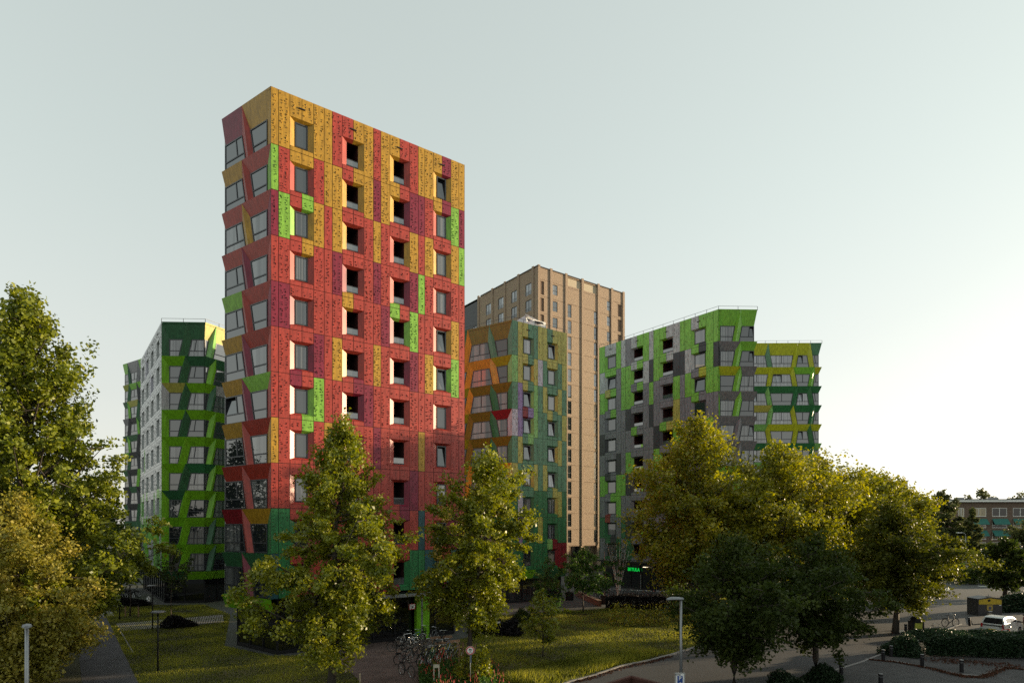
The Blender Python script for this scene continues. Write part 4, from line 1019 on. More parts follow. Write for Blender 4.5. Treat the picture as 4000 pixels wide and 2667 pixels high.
tree('sapling', 'thin young tree standing alone on the sunlit lawn', G(2120, 2565), 4.3, 1.2, 1.5, 2600, .13, 'lime', 5, up=.4, trunk=.05, nb=16, droop=.3, clump=.9)
tree('sapling', 'young green tree before the gap between the olive tower and the sign entrance', G(2278, 2390), 6.3, 2.6, 2.3, 5200, .17, 'green', 6, up=.6, trunk=.08, nb=22, clump=.8)
tree('maple_tree', 'tallest golden tree on the right, in front of the grey and green tower', (16.8, 56.5), 18.2, 4.6, 5.6, 50000, .20, 'gold', 7, peak=.4, up=.5, trunk=.3, nb=56, lumps=.4)
tree('maple_tree', 'broad golden tree right of the tallest golden one, under the yellow-green tower', (24.5, 57.5), 15.8, 4.8, 5.6, 46000, .20, 'gold', 8, peak=.45, up=.5, trunk=.3, nb=52, lumps=.35)
tree('maple_tree', 'golden tree whose top crosses the foot of the yellow-green tower', (30.5, 62), 15.2, 4.8, 5.2, 36000, .21, 'gold', 9, peak=.45, up=.5, trunk=.28, nb=46, lumps=.3)
tree('maple_tree', 'golden tree standing against the pale sky right of the yellow-green tower', (38.5, 68), 14.4, 5.0, 5.4, 34000, .22, 'gold', 10, peak=.45, up=.5, trunk=.28, nb=46, lumps=.3)
tree('maple_tree', 'rightmost golden tree, next to the hazy brick flats', (39.6, 66), 13.6, 5.2, 4.6, 30000, .22, 'gold', 12, peak=.4, up=.4, trunk=.25, nb=42, lumps=.3)
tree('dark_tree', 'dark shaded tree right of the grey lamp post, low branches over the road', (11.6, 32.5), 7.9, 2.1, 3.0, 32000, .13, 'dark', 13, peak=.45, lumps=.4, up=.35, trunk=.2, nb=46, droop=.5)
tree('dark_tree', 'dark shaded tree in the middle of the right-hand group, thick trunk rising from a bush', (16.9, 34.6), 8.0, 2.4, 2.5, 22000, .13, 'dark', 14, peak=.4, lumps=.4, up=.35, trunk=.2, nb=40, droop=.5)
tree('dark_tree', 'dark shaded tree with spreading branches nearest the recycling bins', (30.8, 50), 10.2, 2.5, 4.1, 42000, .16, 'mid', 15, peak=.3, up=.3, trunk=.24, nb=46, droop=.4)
tree('dark_tree', 'dark round tree in front of the brick flats at the right edge', (85, 100), 11.0, 2.6, 4.0, 14000, .3, 'far', 16, up=.4, trunk=.3, nb=30)
tree('dark_tree', 'small dark tree on the right edge beside the road, trunk visible by the container', (59.4, 75), 6.9, 1.9, 2.7, 12000, .24, 'dark', 17, up=.4, trunk=.25, nb=26)
tree('far_tree', 'hazy tree between the golden trees and the brick flats', (88.5, 128), 15.6, 3, 4.0, 10000, .42, 'far', 18, up=.4, trunk=.3, nb=26)
tree('far_tree', 'second hazy tree in front of the left end of the brick flats', (90.4, 122), 12.0, 2, 1.7, 5000, .4, 'far', 19, up=.4, trunk=.3, nb=24)
tree('far_tree', 'small round tree showing above the flat roof of the brick flats', (133, 176), CH + (HY - 1913) / F * 176, 8, 5.0, 3500, .5, 'far', 20, up=.4, trunk=.3, nb=18)
tree('far_tree', 'tree top showing above the roof at the far right edge', (144, 176), CH + (HY - 1925) / F * 176, 8, 5.0, 3000, .5, 'far', 21, up=.4, trunk=.3, nb=18)
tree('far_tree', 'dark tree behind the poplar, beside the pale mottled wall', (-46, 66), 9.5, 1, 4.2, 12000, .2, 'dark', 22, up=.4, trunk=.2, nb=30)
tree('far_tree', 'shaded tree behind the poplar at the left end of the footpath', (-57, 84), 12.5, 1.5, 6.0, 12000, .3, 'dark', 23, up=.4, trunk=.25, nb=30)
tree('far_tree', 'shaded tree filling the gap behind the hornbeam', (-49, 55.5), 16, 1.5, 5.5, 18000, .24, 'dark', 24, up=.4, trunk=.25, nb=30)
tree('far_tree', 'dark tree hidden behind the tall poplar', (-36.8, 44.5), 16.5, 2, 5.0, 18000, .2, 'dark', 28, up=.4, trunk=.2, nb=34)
tree('sapling', 'bare young tree with stakes on the shaded lawn at left', G(508, 2405), 6.0, 3.2, 1.4, 900, .14, 'dark', 25, up=.6, trunk=.07, nb=14)
tree('sapling', 'thin young tree behind the low dark shrub at left', G(670, 2435), 7.0, 3.5, 1.5, 1100, .14, 'dark', 26, up=.6, trunk=.06, nb=14)
tree('shrub_tree', 'slim bushy shrub against the dark base of the olive tower', G(2140, 2395), 5.6, .5, 1.6, 2600, .14, 'green', 27, up=.8, trunk=.05, nb=22)
# birch with several pale stems
def birch():
    b = G(2415, 2342); root = empty('birch_tree', b, 'multi-stemmed birch with white stems in front of the entrance glazing', 'tree', 'trees'); rd = random.Random(9)
    tip = []
    for k in range(8):
        a = k * .785 + rd.uniform(-.2, .2); mb = MB(b); r = rd.uniform(.9, 1.9); h = rd.uniform(5.5, 7.2)
        pts = [b + Vector((math.cos(a) * r * f * f ** .3, math.sin(a) * r * f * .6, h * f)) for f in (0, .2, .45, .7, 1)]
        mb.tube(pts, [.07, .06, .045, .03, .01], BIRCH, 6); mb.build('stem', root, smooth=True); tip += [pts[3], pts[4], pts[3].lerp(pts[4], .5)]
    rng = np.random.default_rng(4); C = np.array([tuple(t) for t in tip]); P = C[rng.integers(0, len(C), 1500)] + rng.normal(size=(1500, 3)) * .45
    link_mesh('crown', leaf_mesh('crown', P, .10, rng, LEAF['dark'], b), root)
birch()
# shrubs and hedges: leaves spread through a volume
def shrub(name, label, c, r, n, leaf, kind, seed, cat='shrub', group='shrubs', box=None, rot=0):
    rng = np.random.default_rng(seed); c = Vector(c)
    root = empty(name, c, label, cat, group, 0)
    if box is None:
        P = rng.normal(size=(n, 3)); P /= np.linalg.norm(P, axis=1)[:, None]
        lump = 1 + .16 * np.sin(P[:, 0] * 5 + seed) + .14 * np.sin(P[:, 1] * 6 + P[:, 2] * 4)
        P = P * (rng.uniform(.45, 1, n) ** .5 * lump)[:, None]; P[:, 2] = np.abs(P[:, 2])
        P *= np.array([r[0], r[1], r[2]])
    else:
        P = rng.uniform(-1, 1, (n, 3)); k = rng.random(n); P[k < .45, 2] = rng.uniform(.8, 1, (k < .45).sum()); s = (k > .45) & (k < .9); P[s, 1] = -rng.uniform(.86, 1, s.sum())
        P[:, 2] = (P[:, 2] + 1) / 2; rr = np.maximum(np.abs(P[:, 0]), 0); P[:, 2] *= 1 - .25 * np.clip((rr - .8) / .2, 0, 1)
        P *= np.array([r[0], r[1], r[2]]); P[:, 2] += .07 * np.sin(P[:, 0] * 2.1) + rng.normal(0, .03, n)
    cr, sr = math.cos(rot), math.sin(rot); X = P[:, 0] * cr - P[:, 1] * sr; Y = P[:, 0] * sr + P[:, 1] * cr; P[:, 0] = X; P[:, 1] = Y
    P[:, 2] = np.maximum(P[:, 2], .02)
    P += np.array(tuple(c))
    link_mesh('foliage', leaf_mesh('foliage', P, leaf, rng, LEAF[kind], root.location), root)
    rd = random.Random(seed); st = MB(root.location)
    for k in range(9):
        x = rd.uniform(-.8, .8) * r[0]; y = rd.uniform(-.7, .7) * r[1]
        bx_, by_ = x * cr - y * sr, x * sr + y * cr
        st.tube([c + Vector((bx_ * .7, by_ * .7, 0)), c + Vector((bx_, by_, r[2] * .8))], [.02, .006], BARK, 4)
    st.build('stems', root)
    return root
h0, h1 = G(3600, 2592), G(4120, 2625)
d_ = (h1 - h0)
shrub('clipped_hedge', 'long clipped dark green hedge in front of the parked hatchback', G(3855, 2560, .1) + Vector((.8, .9, .1)), (4.6, 1.9, 1.15), 38000, .10, 'hedge', 31, 'hedge', 'hedges', box=1, rot=-.16)
shrub('bush', 'rounded dark bush with two bollards in front', G(3525, 2560), (1.25, 1.2, 1.25), 9000, .09, 'hedge', 32)
shrub('bush', 'spreading dark bush around the foot of the middle dark tree', G(3215, 2665), (1.1, .8, .9), 7000, .09, 'hedge', 33)
shrub('bush', 'low juniper bush on the bottom edge between the dark tree and the bollards', G(3060, 2700), (1.1, .8, 1.0), 5000, .08, 'hedge', 34)
shrub('hedge', 'low green hedge across the road under the brick flats', G(3760, 2262) + Vector((0, 3, 0)), (11, 3.2, 2.3), 12000, .26, 'green', 35, 'hedge', 'hedges', box=1)
shrub('hedge', 'green hedge in front of the far white car, right part', G(3980, 2282) + Vector((0, 3, 0)), (9, 3, 2.2), 7000, .26, 'dark', 36, 'hedge', 'hedges', box=1)
shrub('hedge', 'near black purple hedge screening the bicycles by the sign entrance', G(2545, 2380) + Vector((0, .8, 0)), (4.6, 1.0, 1.35), 15000, .11, 'plum', 37, 'hedge', 'hedges', box=1, rot=-.12)
shrub('bush', 'dark round bush on the lawn right of the red tower', G(1990, 2480), (1.2, 1.0, 1.2), 7000, .10, 'plum', 38)
shrub('bush', 'darker bush beside the red tower entrance, left of the round one', G(1915, 2470), (1.4, 1.0, 1.5), 8000, .10, 'plum', 39)
shrub('bush', 'low dark shrub by the striped boardwalk', G(690, 2448), (1.5, .9, .9), 6000, .10, 'plum', 40)
shrub('bush', 'dark shrub in front of the bicycle rack on the left', G(495, 2366), (2.2, 1.0, .9), 6000, .12, 'plum', 41)
shrub('bush', 'yellow-lit loose shrub on the lawn below the purple hedge, left one', G(2450, 2450) + Vector((-.4, .5, 0)), (1.2, .8, 2.1), 620, .14, 'gold', 42)
shrub('bush', 'yellow-lit arching shrub right of the taller one on the lawn', G(2560, 2440), (1.5, .7, 1.7), 520, .14, 'gold', 43)
shrub('bush', 'leafy suckers around the staked lime trunk', G(1860, 2667), (1.1, .8, 1.9), 2600, .11, 'lime', 44)
shrub('bush', 'dark bush by the recycling container', G(3985, 2395) + Vector((1, 1.5, 0)), (3.2, 1.6, 1.7), 8000, .16, 'hedge', 45)
shrub('bush', 'low shrub along the wall base right of the entrance', G(2040, 2425), (1.0, .8, 1.0), 3000, .10, 'dark', 46)
# flower bed: red-flowering knotweed as one mass
def inside(x, y, poly):
    c = np.zeros(len(x), bool); n = len(poly); j = n - 1
    for i in range(n):
        xi, yi, xj, yj = poly[i][0], poly[i][1], poly[j][0], poly[j][1]
        k = ((yi > y) != (yj > y)) & (x < (xj - xi) * (y - yi) / (yj - yi + 1e-12) + xi); c ^= k; j = i
    return c
def scatter(poly, n, rng):
    xs = [p[0] for p in poly]; ys = [p[1] for p in poly]; out = []
    x = rng.uniform(min(xs), max(xs), n * 4); y = rng.uniform(min(ys), max(ys), n * 4); k = inside(x, y, poly)
    return np.stack([x[k], y[k]], 1)[:n]
bed = ccw([G(1635, 2618), G(1640, 2680), G(1740, 2760), G(2020, 2740), G(1930, 2620), G(1800, 2600)])
rng = np.random.default_rng(50); b2 = scatter(bed, 17000, rng); zz = rng.uniform(.05, .60, len(b2)) * (.7 + .3 * np.sin(b2[:, 0] * 3))
o = link_mesh('flower_bed', leaf_mesh('flower_bed', np.column_stack([b2, zz]), .11, rng, LEAF['green'], (0, 0, 0))); tag(o, 'bed of leafy plants in front of the parked bicycles', 'plants', kind='stuff')
FLW = mat('red_blossom', (.35, .02, .02), .6)
fb = MB(); rd = random.Random(6)
for p in scatter(bed, 240, rng):
    h = rd.uniform(.42, .7); fb.tube([(p[0], p[1], h), (p[0] + rd.uniform(-.02, .02), p[1], h + rd.uniform(.1, .2))], [.018, .006], FLW, 4, cap=False)
tag(fb.build('red_flowers'), 'thin red flower spikes over the bed', 'flowers', kind='stuff')
# grass blades
def grass(name, poly, n, h, seed, label, near=None):
    rng = np.random.default_rng(seed); P = scatter(poly, n, rng); n = len(P)
    patch = .5 + .5 * np.sin(P[:, 0] * .9 + 1.3 * np.sin(P[:, 1] * .6)) * np.sin(P[:, 1] * .8 + seed); hh = h * rng.uniform(.4, 1.2, n) * (.55 + .7 * patch)
    a = rng.uniform(0, 6.28, n); w = rng.uniform(.018, .035, n); lx = rng.normal(0, .35, n) * hh; ly = rng.normal(0, .35, n) * hh
    B = np.column_stack([P, np.zeros(n)]); D = np.column_stack([np.cos(a) * w, np.sin(a) * w, np.zeros(n)]); T = B + np.column_stack([lx, ly, hh])
    V = np.stack([B - D, B + D, T], 1).reshape(-1, 3)
    me = bpy.data.meshes.new(name); me.vertices.add(3 * n); me.vertices.foreach_set('co', V.astype(np.float32).ravel()); me.loops.add(3 * n); me.loops.foreach_set('vertex_index', np.arange(3 * n, dtype=np.int32))
    me.polygons.add(n); me.polygons.foreach_set('loop_start', np.arange(0, 3 * n, 3, dtype=np.int32)); me.polygons.foreach_set('loop_total', np.full(n, 3, np.int32))
    t = me.attributes.new('tint', 'FLOAT', 'POINT'); t.data.foreach_set('value', np.repeat(np.clip(rng.normal(.45, .2, n) + .7 * (patch - .5), 0, 1), 3).astype(np.float32))
    me.materials.append(GRASSM); me.update(calc_edges=True)
    tag(link_mesh(name, me), label, 'grass', kind='stuff')
GRASSM = leaf_mat('grass_blades', (.18, .19, .03), .4, .75, .6)
nearl = [p for p in lawn1]
grass('grass', nearl, 150000, .17, 60, 'rough sunlit grass on the lawn between the red tower and the road')
vis2 = ccw([path_r[0] - pd * 3, path_r[1], G(470, 2362), G(800, 2362), G(900, 2400), G(876, 2523), G(1060, 2560), G(1230, 2560), G(1330, 2590), G(1385, 2640), G(1430, 2690)])
grass('grass', vis2, 70000, .13, 61, 'shaded grass beside the footpath left of the red tower')
grass('grass', ccw([G(2100, 2680), G(2215, 2650), G(2330, 2625), G(2430, 2592), G(2540, 2572), G(2600, 2545), G(2300, 2560), G(2100, 2600), G(1950, 2660)]), 9000, .42, 62, 'taller dry weeds along the kerb')
# fallen leaves
lm_ = leaf_mat('fallen_leaves', (.065, .03, .015), .1, .5, .8)
rng = np.random.default_rng(70)
def litter(name, pxs, w, n, z, label):
    pts = [G(*p) for p in pxs]; C = []
    for i in range(n):
        k = rng.integers(0, len(pts) - 1); p = pts[k].lerp(pts[k + 1], rng.random()); C.append((p.x + rng.normal(0, w), p.y + rng.normal(0, w), z + abs(rng.normal(0, .015))))
    me = leaf_mesh(name, np.array(C), .07, rng, lm_, (0, 0, 0)); tag(link_mesh(name, me), label, 'leaves', kind='stuff')
litter('fallen_leaves', [(3640, 2618), (3700, 2634), (3760, 2648), (3830, 2652), (3870, 2640), (3925, 2614), (4020, 2622)], .13, 2000, .13, 'brown fallen leaves gathered along the pavement kerb')
litter('fallen_leaves', [(3400, 2582), (3500, 2592), (3640, 2618)], .08, 700, .13, 'thin line of leaf litter on the pavement')
litter('fallen_leaves', [(2250, 2664), (2330, 2642), (2430, 2608), (2540, 2586), (2620, 2564)], .14, 900, .03, 'fallen leaves along the road edge by the lawn')
litter('fallen_leaves', [(3650, 2585), (3800, 2590), (4000, 2612)], .45, 900, .12, 'scattered leaves at the foot of the clipped hedge')
# ------------------------------------------------------------------ street furniture, bicycles, cars
RUB = mat('rubber', (.015, .015, .015), .8)
def bicycle(col, label, group, loc, rz, tilt=0.06, lean=0):
    fm = mat('bike_paint_%s' % col[0], col[1], .35)
    root = empty('bicycle', loc, label, 'bicycle', group)
    r = .34
    for x in (-.53, .53):
        w = MB(); n = 20; pts = [(x + math.cos(2 * math.pi * k / n) * r, 0, r + .01 + math.sin(2 * math.pi * k / n) * r) for k in range(n + 1)]
        for a, b in zip(pts, pts[1:]): w.bar(a, b, .042, .04, RUB, up=Vector((0, 1, 0)))
        wo_ = w.build('wheel', root)
        s = MB(); p2 = [(x + math.cos(2 * math.pi * k / n) * r * .92, 0, r + .01 + math.sin(2 * math.pi * k / n) * r * .92) for k in range(n + 1)]
        for a, b in zip(p2, p2[1:]): s.bar(a, b, .02, .025, CHROME, up=Vector((0, 1, 0)))
        for k in range(0, n, 2): s.bar(p2[k], (x, 0, r + .01), .006, .006, CHROME, up=Vector((0, 1, 0)))
        s.build('rim', wo_)
    f = MB(); A = (-.53, 0, .35); Bc = (-.08, 0, .30); Sx = (-.22, 0, .82); H_ = (.36, 0, .86); Fh = (.40, 0, .70); W = (.53, 0, .35)
    for a, b, t in ((A, Bc, .018), (A, Sx, .014), (Sx, Bc, .022), (Bc, Fh, .026), (Sx, H_, .022), (H_, Fh, .022), (Fh, W, .018)): f.tube([a, b], t, fm, 6)
    f.build('frame', root)
    g = MB(); g.tube([H_, (.33, 0, 1.02)], .014, CHROME, 6); g.tube([(.16, -.29, 1.05), (.30, -.2, 1.07), (.34, 0, 1.03), (.30, .2, 1.07), (.16, .29, 1.05)], .013, CHROME, 6)
    g.tube([(.18, -.29, 1.05), (.06, -.30, 1.04)], .02, RUB, 6); g.tube([(.18, .29, 1.05), (.06, .30, 1.04)], .02, RUB, 6); g.build('handlebar', root)
    s = MB(); s.tube([Sx, (-.25, 0, .95)], .014, CHROME, 6); s.poly([(-.40, -.09, .97), (-.40, .09, .97), (-.10, .025, .975), (-.10, -.025, .975)], BLACK); s.box((-.30, 0, .96), (.11, .07, .025), BLACK); s.tube([(-.2, 0, .97), (-.08, 0, .965)], [.04, .02], BLACK, 6); s.build('saddle', root)
    c = MB(); c.tube([(-.78, 0, .70), (-.30, 0, .72)], .012, BLACK, 4); c.box((-.55, 0, .74), (.2, .06, .012), BLACK); c.tube([(-.86 + .33 * (1 - math.cos(a)), 0, .35 + .38 * math.sin(a)) for a in (0, .5, 1, 1.5, 2.1)], .018, fm, 4); c.build('rear_carrier', root)
    k = MB(); k.lathe([(.09, -.01), (.09, .01)], CHROME, 10, (-.08, .04, .30)); k.bar((-.08, .05, .3), (-.02, .12, .16), .02, .02, BLACK); k.bar((-.08, -.05, .3), (-.14, -.12, .44), .02, .02, BLACK); k.build('crank', root)
    root.rotation_euler = (lean, 0, rz)
    return root
cols = {'black': ('black', (.015, .015, .017)), 'red': ('red', (.45, .02, .025)), 'white': ('white', (.6, .6, .6)), 'blue': ('blue', (.04, .12, .22)), 'grey': ('grey', (.12, .13, .14)), 'green': ('green', (.03, .14, .07))}
b0 = bicycle(cols['black'], 'black bicycle parked alone at the near end of the group, wheels towards the flower bed', 'bicycles by the red tower entrance', G(1588, 2640), R(-35))
b0.rotation_euler.z = R(-48)
near = [  # px, py, heading, colour, label
 (1600, 2560, 20, 'black', 'black bicycle with its wheel turned out at the left end of the bicycle cluster'),
 (1585, 2590, 40, 'grey', 'grey bicycle just behind the lone front bicycle'),
 (1655, 2592, 65, 'black', 'black bicycle with pale rims in the middle of the front row'),
 (1690, 2588, 75, 'green', 'dark green bicycle between the pale-rimmed one and the red one'),
 (1728, 2585, 70, 'red', 'bright red bicycle in the front row above the red flowers'),
 (1775, 2575, 60, 'grey', 'grey bicycle at the right end of the front row beside the tree stakes'),
 (1560, 2545, -10, 'black', 'black bicycle farthest left on the entry paving, half under the lime branches'),
 (1590, 2520, 35, 'white', 'pale framed bicycle with a white wheel in the back row'),
 (1630, 2515, 60, 'blue', 'blue bicycle in the back row near the green pillar'),
 (1655, 2498, 80, 'black', 'black bicycle directly in front of the green entrance pillar'),
 (1690, 2505, 70, 'grey', 'grey bicycle in the back row right of the green pillar'),
 (1735, 2520, 85, 'black', 'black bicycle behind the low wooden rails'),
 (1622, 2572, 55, 'black', 'black bicycle between the grey one and the pale-rimmed one'),
 (1672, 2558, 70, 'grey', 'grey bicycle in the middle row behind the dark green one'),
 (1708, 2560, 78, 'black', 'black bicycle in the middle row behind the bright red one'),
 (1612, 2538, 30, 'white', 'pale bicycle in the middle row left of the blue one'),
 (1752, 2556, 72, 'blue', 'dark blue bicycle between the red one and the tree stakes'),
 (1645, 2535, 50, 'black', 'black bicycle just before the blue one'),
]
for i, (px, py, h, c, lab) in enumerate(near):
    bicycle(cols[c], lab, 'bicycles by the red tower entrance', G(px, py), R(h), lean=R((-5, 4, 7, -4)[i % 4]))
bicycle(cols['white'], 'white framed bicycle leaning by itself left of the lime trunk', 'bicycles by the red tower entrance', G(1258, 2562), R(25), lean=R(6))
bicycle(cols['black'], 'black bicycle behind the hedge, left of the leaning bollard', 'bicycles on the right pavement', G(3712, 2446), R(10))
bicycle(cols['red'], 'bicycle with a dark red frame in front of the parked hatchback', 'bicycles on the right pavement', G(3925, 2500), R(5))
bicycle(cols['grey'], 'bicycle with its headlamp showing over the left end of the clipped hedge', 'bicycles on the right pavement', G(3655, 2490), R(20))
proto = bicycle(cols['black'], 'dark parked bicycle in the long row behind the purple hedge', 'bicycles in the long row by the sign entrance', G(2335, 2338), R(50))
rd = random.Random(8)
for k in range(24):
    c = copy_tree(proto, G(2352 + k * 12 + rd.uniform(-4, 4), 2332 + k * .55 + rd.uniform(-2, 4)), R(rd.uniform(50, 120)))
    c.rotation_euler.x = R(rd.uniform(-8, 8))
p2 = copy_tree(proto, G(400, 2338), R(70)); p2['label'] = 'dark parked bicycle in the crowded rack behind the shrub at left'; p2['group'] = 'bicycles in the rack at left'
for k in range(15):
    c = copy_tree(p2, G(410 + k * 8.5 + rd.uniform(-3, 3), 2330 + rd.uniform(-6, 8)), R(rd.uniform(50, 110)))
# low wooden rails the bicycles lean on
WOOD = mat('weathered_wood', (.22, .13, .08), .8, amt=.3, scale=4, stretch=(.5, 6, 6), bump=.3)
for i, (a, b, lab) in enumerate((((1680, 2525), (1765, 2518), 'rear wooden rail of the bicycle stand'), ((1700, 2548), (1795, 2535), 'front wooden rail of the bicycle stand, ending at the tree stakes'))):
    A, B_ = G(*a), G(*b); r_ = empty('wooden_rail', A, lab, 'rail', 'wooden rails of the bicycle stand')
    m_ = MB(A); m_.bar(A + Z * .62, B_ + Z * .62, .12, .16, WOOD); m_.build('beam', r_)
    for f in (.1, .9):
        m_ = MB(A); p = A.lerp(B_, f); m_.bar(p, p + Z * .54, .1, .1, WOOD); m_.build('post', r_)
# tree stakes beside the staked lime
for k, (dx, dy) in enumerate(((-.45, -.3), (.45, -.3), (-.3, .45))):
    t_ = MB(); p = Vector((-2.55 + dx, 35.7 + dy, 0)); t_.tube([p, p + Z * 1.9], [.055, .05], WOOD, 8); o = t_.build('tree_stake')
    tag(o, ('left front stake of the staked lime tree', 'right front stake of the staked lime tree', 'rear stake of the staked lime tree')[k], 'stake', 'stakes of the lime tree')
for k, px in enumerate((490, 541)):
    t_ = MB(); p = G(px, 2408); t_.tube([p, p + Z * 1.0], [.06, .05], WOOD, 8); tag(t_.build('tree_stake'), ('left stake of the bare young tree on the shaded lawn', 'right stake of the bare young tree on the shaded lawn')[k], 'stake', 'stakes of the bare young tree')
for k, (px, py) in enumerate(((1351, 2627), (1406, 2668))):
    t_ = MB(); p = G(px, py); t_.tube([p, p + Z * .55], [.05, .045], mat('pale_post', (.4, .32, .22), .8), 8); tag(t_.build('marker_post'), ('short pale wooden post on the left edge of the entry path, farther one', 'short pale wooden post on the left edge of the entry path, nearer one')[k], 'post', 'posts by the entry path')
# bollards
def bollard(loc, lab, lean=0, group='black bollards on the pavement'):
    r_ = empty('bollard', loc, lab, 'bollard', group)
    m_ = MB(); m_.lathe([(.105, 0), (.105, .70), (.10, .72), (.115, .725), (.115, .79), (.10, .81), (0, .815)], BLACK, 16); m_.build('post', r_, smooth=False)
    m_ = MB(); m_.lathe([(.108, .655), (.108, .675)], STEEL, 16); m_.lathe([(.1, .812), (.09, .822), (.02, .826)], mat('bollard_cap', (.25, .25, .25), .4), 16); m_.build('band', r_)
    r_.rotation_euler = (0, lean, 0); return r_
for px, py, lab, ln in ((3286, 2650, 'leftmost bollard, standing on the paving right of the spreading bush', 0), (3440, 2690, 'nearest bollard, cut by the bottom edge of the photo', 0), (3450, 2586, 'bollard just left of the rounded dark bush', 0),
                        (3481, 2569, 'bollard half hidden behind the rounded dark bush', 0), (3602, 2606, 'bollard in front of the left end of the clipped hedge', 0), (3756, 2630, 'bollard standing in the brown leaf litter', 0),
                        (3789, 2447, 'slightly leaning bollard left of the parked hatchback', .10), (3538, 2476, 'bollard beside the underground waste bin', 0)):
    bollard(G(px, py) + Z * .0, lab, -ln)
# lamps
def street_lamp(loc, h, lab, arm=.75, rz=0, style='flat'):
    r_ = empty('street_lamp', loc, lab, 'street lamp', 'street lamps')
    m_ = MB(); m_.tube([(0, 0, 0), (0, 0, h)], [.085, .06] if style != 'mush' else [.05, .045], STEEL if style != 'mush' else BLACK, 12); m_.build('pole', r_, smooth=True)
    m_ = MB()
    if style == 'flat':
        sec = [(-.12, .05), (-.10, .12), (0, .15), (.10, .12), (.12, .05), (0, .0)]
        prev = None
        HM = mat('lamp_housing', (.20, .21, .22), .5, amt=.3)
        for x, s in ((.1, .8), (-.1, 1), (-arm * .7, 1.15), (-arm, .7)):
            ring = [(x, y * s * 1.1, h - .08 + z * s) for y, z in sec]
            if prev:
                for k in range(6): m_.poly([prev[k], prev[(k + 1) % 6], ring[(k + 1) % 6], ring[k]], HM)
            else: m_.poly(ring, HM)
            prev = ring
        m_.poly(prev[::-1], HM); m_.build('lamp_head', r_)
    elif style == 'mush':
        HM = mat('lamp_disc', (.10, .10, .11), .4)
        m_.lathe([(.03, h - .35), (.05, h - .3), (.02, h - .25), (.02, h - .05), (.42, h), (.44, h + .02), (.3, h + .08), (0, h + .1)], HM, 24); m_.build('lamp_head', r_, smooth=True)
    elif style == 'arm':
        m_.tube([(0, 0, h), (0, 0, h + .35), (-.25, 0, h + .6), (-.7, 0, h + .65)], .04, STEEL, 8); m_.box((-1.0, 0, h + .65), (.4, .12, .05), WHITE); m_.build('lamp_head', r_)
    r_.rotation_euler = (0, 0, rz); return r_
lamp_a = street_lamp(at(2660, 30), CH - (2340 - HY) / F * 30 + .05, 'grey street lamp with a flat head above the zone parking sign', .72, R(10))
lamp_b = street_lamp(at(105, 22.3), CH - (2440 - HY) / F * 22.3, 'street lamp in front of the golden hornbeam at the left edge', .4, R(128))
street_lamp(G(617, 2620), 3.5, 'park lamp with a round disc head on the shaded lawn at left', style='mush')
street_lamp(G(596, 2455), 3.6, 'thin grey pole light behind the disc lamp', .4, style='mush')['label'] = 'second disc lamp farther back, just left of the first, by the striped boardwalk'
street_lamp(G(467, 2420), 4.0, 'dark slim lamp pole on the lawn left of the young trees', style='mush')
street_lamp(G(3690, 2318), CH - (2192 - HY) / F * (CH * F / (2318 - HY)), 'short street lamp on the corner in front of the golden trees', .9, 0)
tl = street_lamp(G(3772, 2276), 7.0, 'tall street lamp with a curved arm carrying a street name sign', .8, 0, 'arm')
street_lamp(G(2548, 2342), 4.6, 'slim dark lamp pole before the sign entrance', style='mush')
BLUE = mat('sign_blue', (.02, .07, .30), .45)
sg = empty('street_name_sign', tl.location + Vector((0, -.1, CH - (2180 - HY) / F * tl.location.y)), 'long blue-grey street name sign on the tall street lamp', 'sign')
m_ = MB(); m_.box((-.75, 0, 0), (.75, .02, .14), mat('sign_pale_blue', (.25, .28, .38), .5)); m_.build('sign_plate', sg)
sg = empty('small_sign', tl.location + Vector((.22, -.1, CH - (2205 - HY) / F * tl.location.y)), 'narrow upright sign on the right side of the tall street lamp', 'sign')
m_ = MB(); m_.box((0, 0, 0), (.13, .02, .55), mat('sign_pale_blue', (.25, .28, .38), .5)); m_.build('sign_plate', sg)
# zone parking sign on the near lamp
pz = CH - (2627 - HY) / F * 29.8
zs = empty('parking_zone_sign', at(2656, 29.85, pz), 'white zone sign with a white P on blue, fixed to the near grey lamp post', 'sign')
m_ = MB(); m_.box((0, 0, -.36), (.235, .015, .36), WHITE); m_.build('plate', zs)
m_ = MB()
for a in ((0, -.02, .22, .008), (0, -.70, .22, .008)): m_.box((a[0], -.017, a[1]), (a[2], .003, a[3]), BLACK)
for x in (-.215, .215): m_.box((x, -.017, -.36), (.008, .003, .33), BLACK)
m_.build('border', zs)
m_ = MB(); m_.box((0, -.018, -.40), (.125, .004, .26), BLUE); bo = m_.build('blue_panel', zs)
txt('P', (0, -.024, -.34), .26, 0, WHITE, 'letter', zs)
txt('ZONE', (-.10, -.018, -.115), .085, 0, BLACK, 'letters', zs)
cd = MB()
for k in range(10):
    a = k / 10 * 6.283; b = (k + 1) / 10 * 6.283; cd.poly([(.01, -.026, -.52), (.01 + math.cos(a) * .07, -.026, -.52 + math.sin(a) * .07), (.01 + math.cos(b) * .07, -.026, -.52 + math.sin(b) * .07)], WHITE)
cd.box((.03, -.025, -.60), (.075, .002, .03), WHITE); cd.build('parking_disc_symbol', zs)
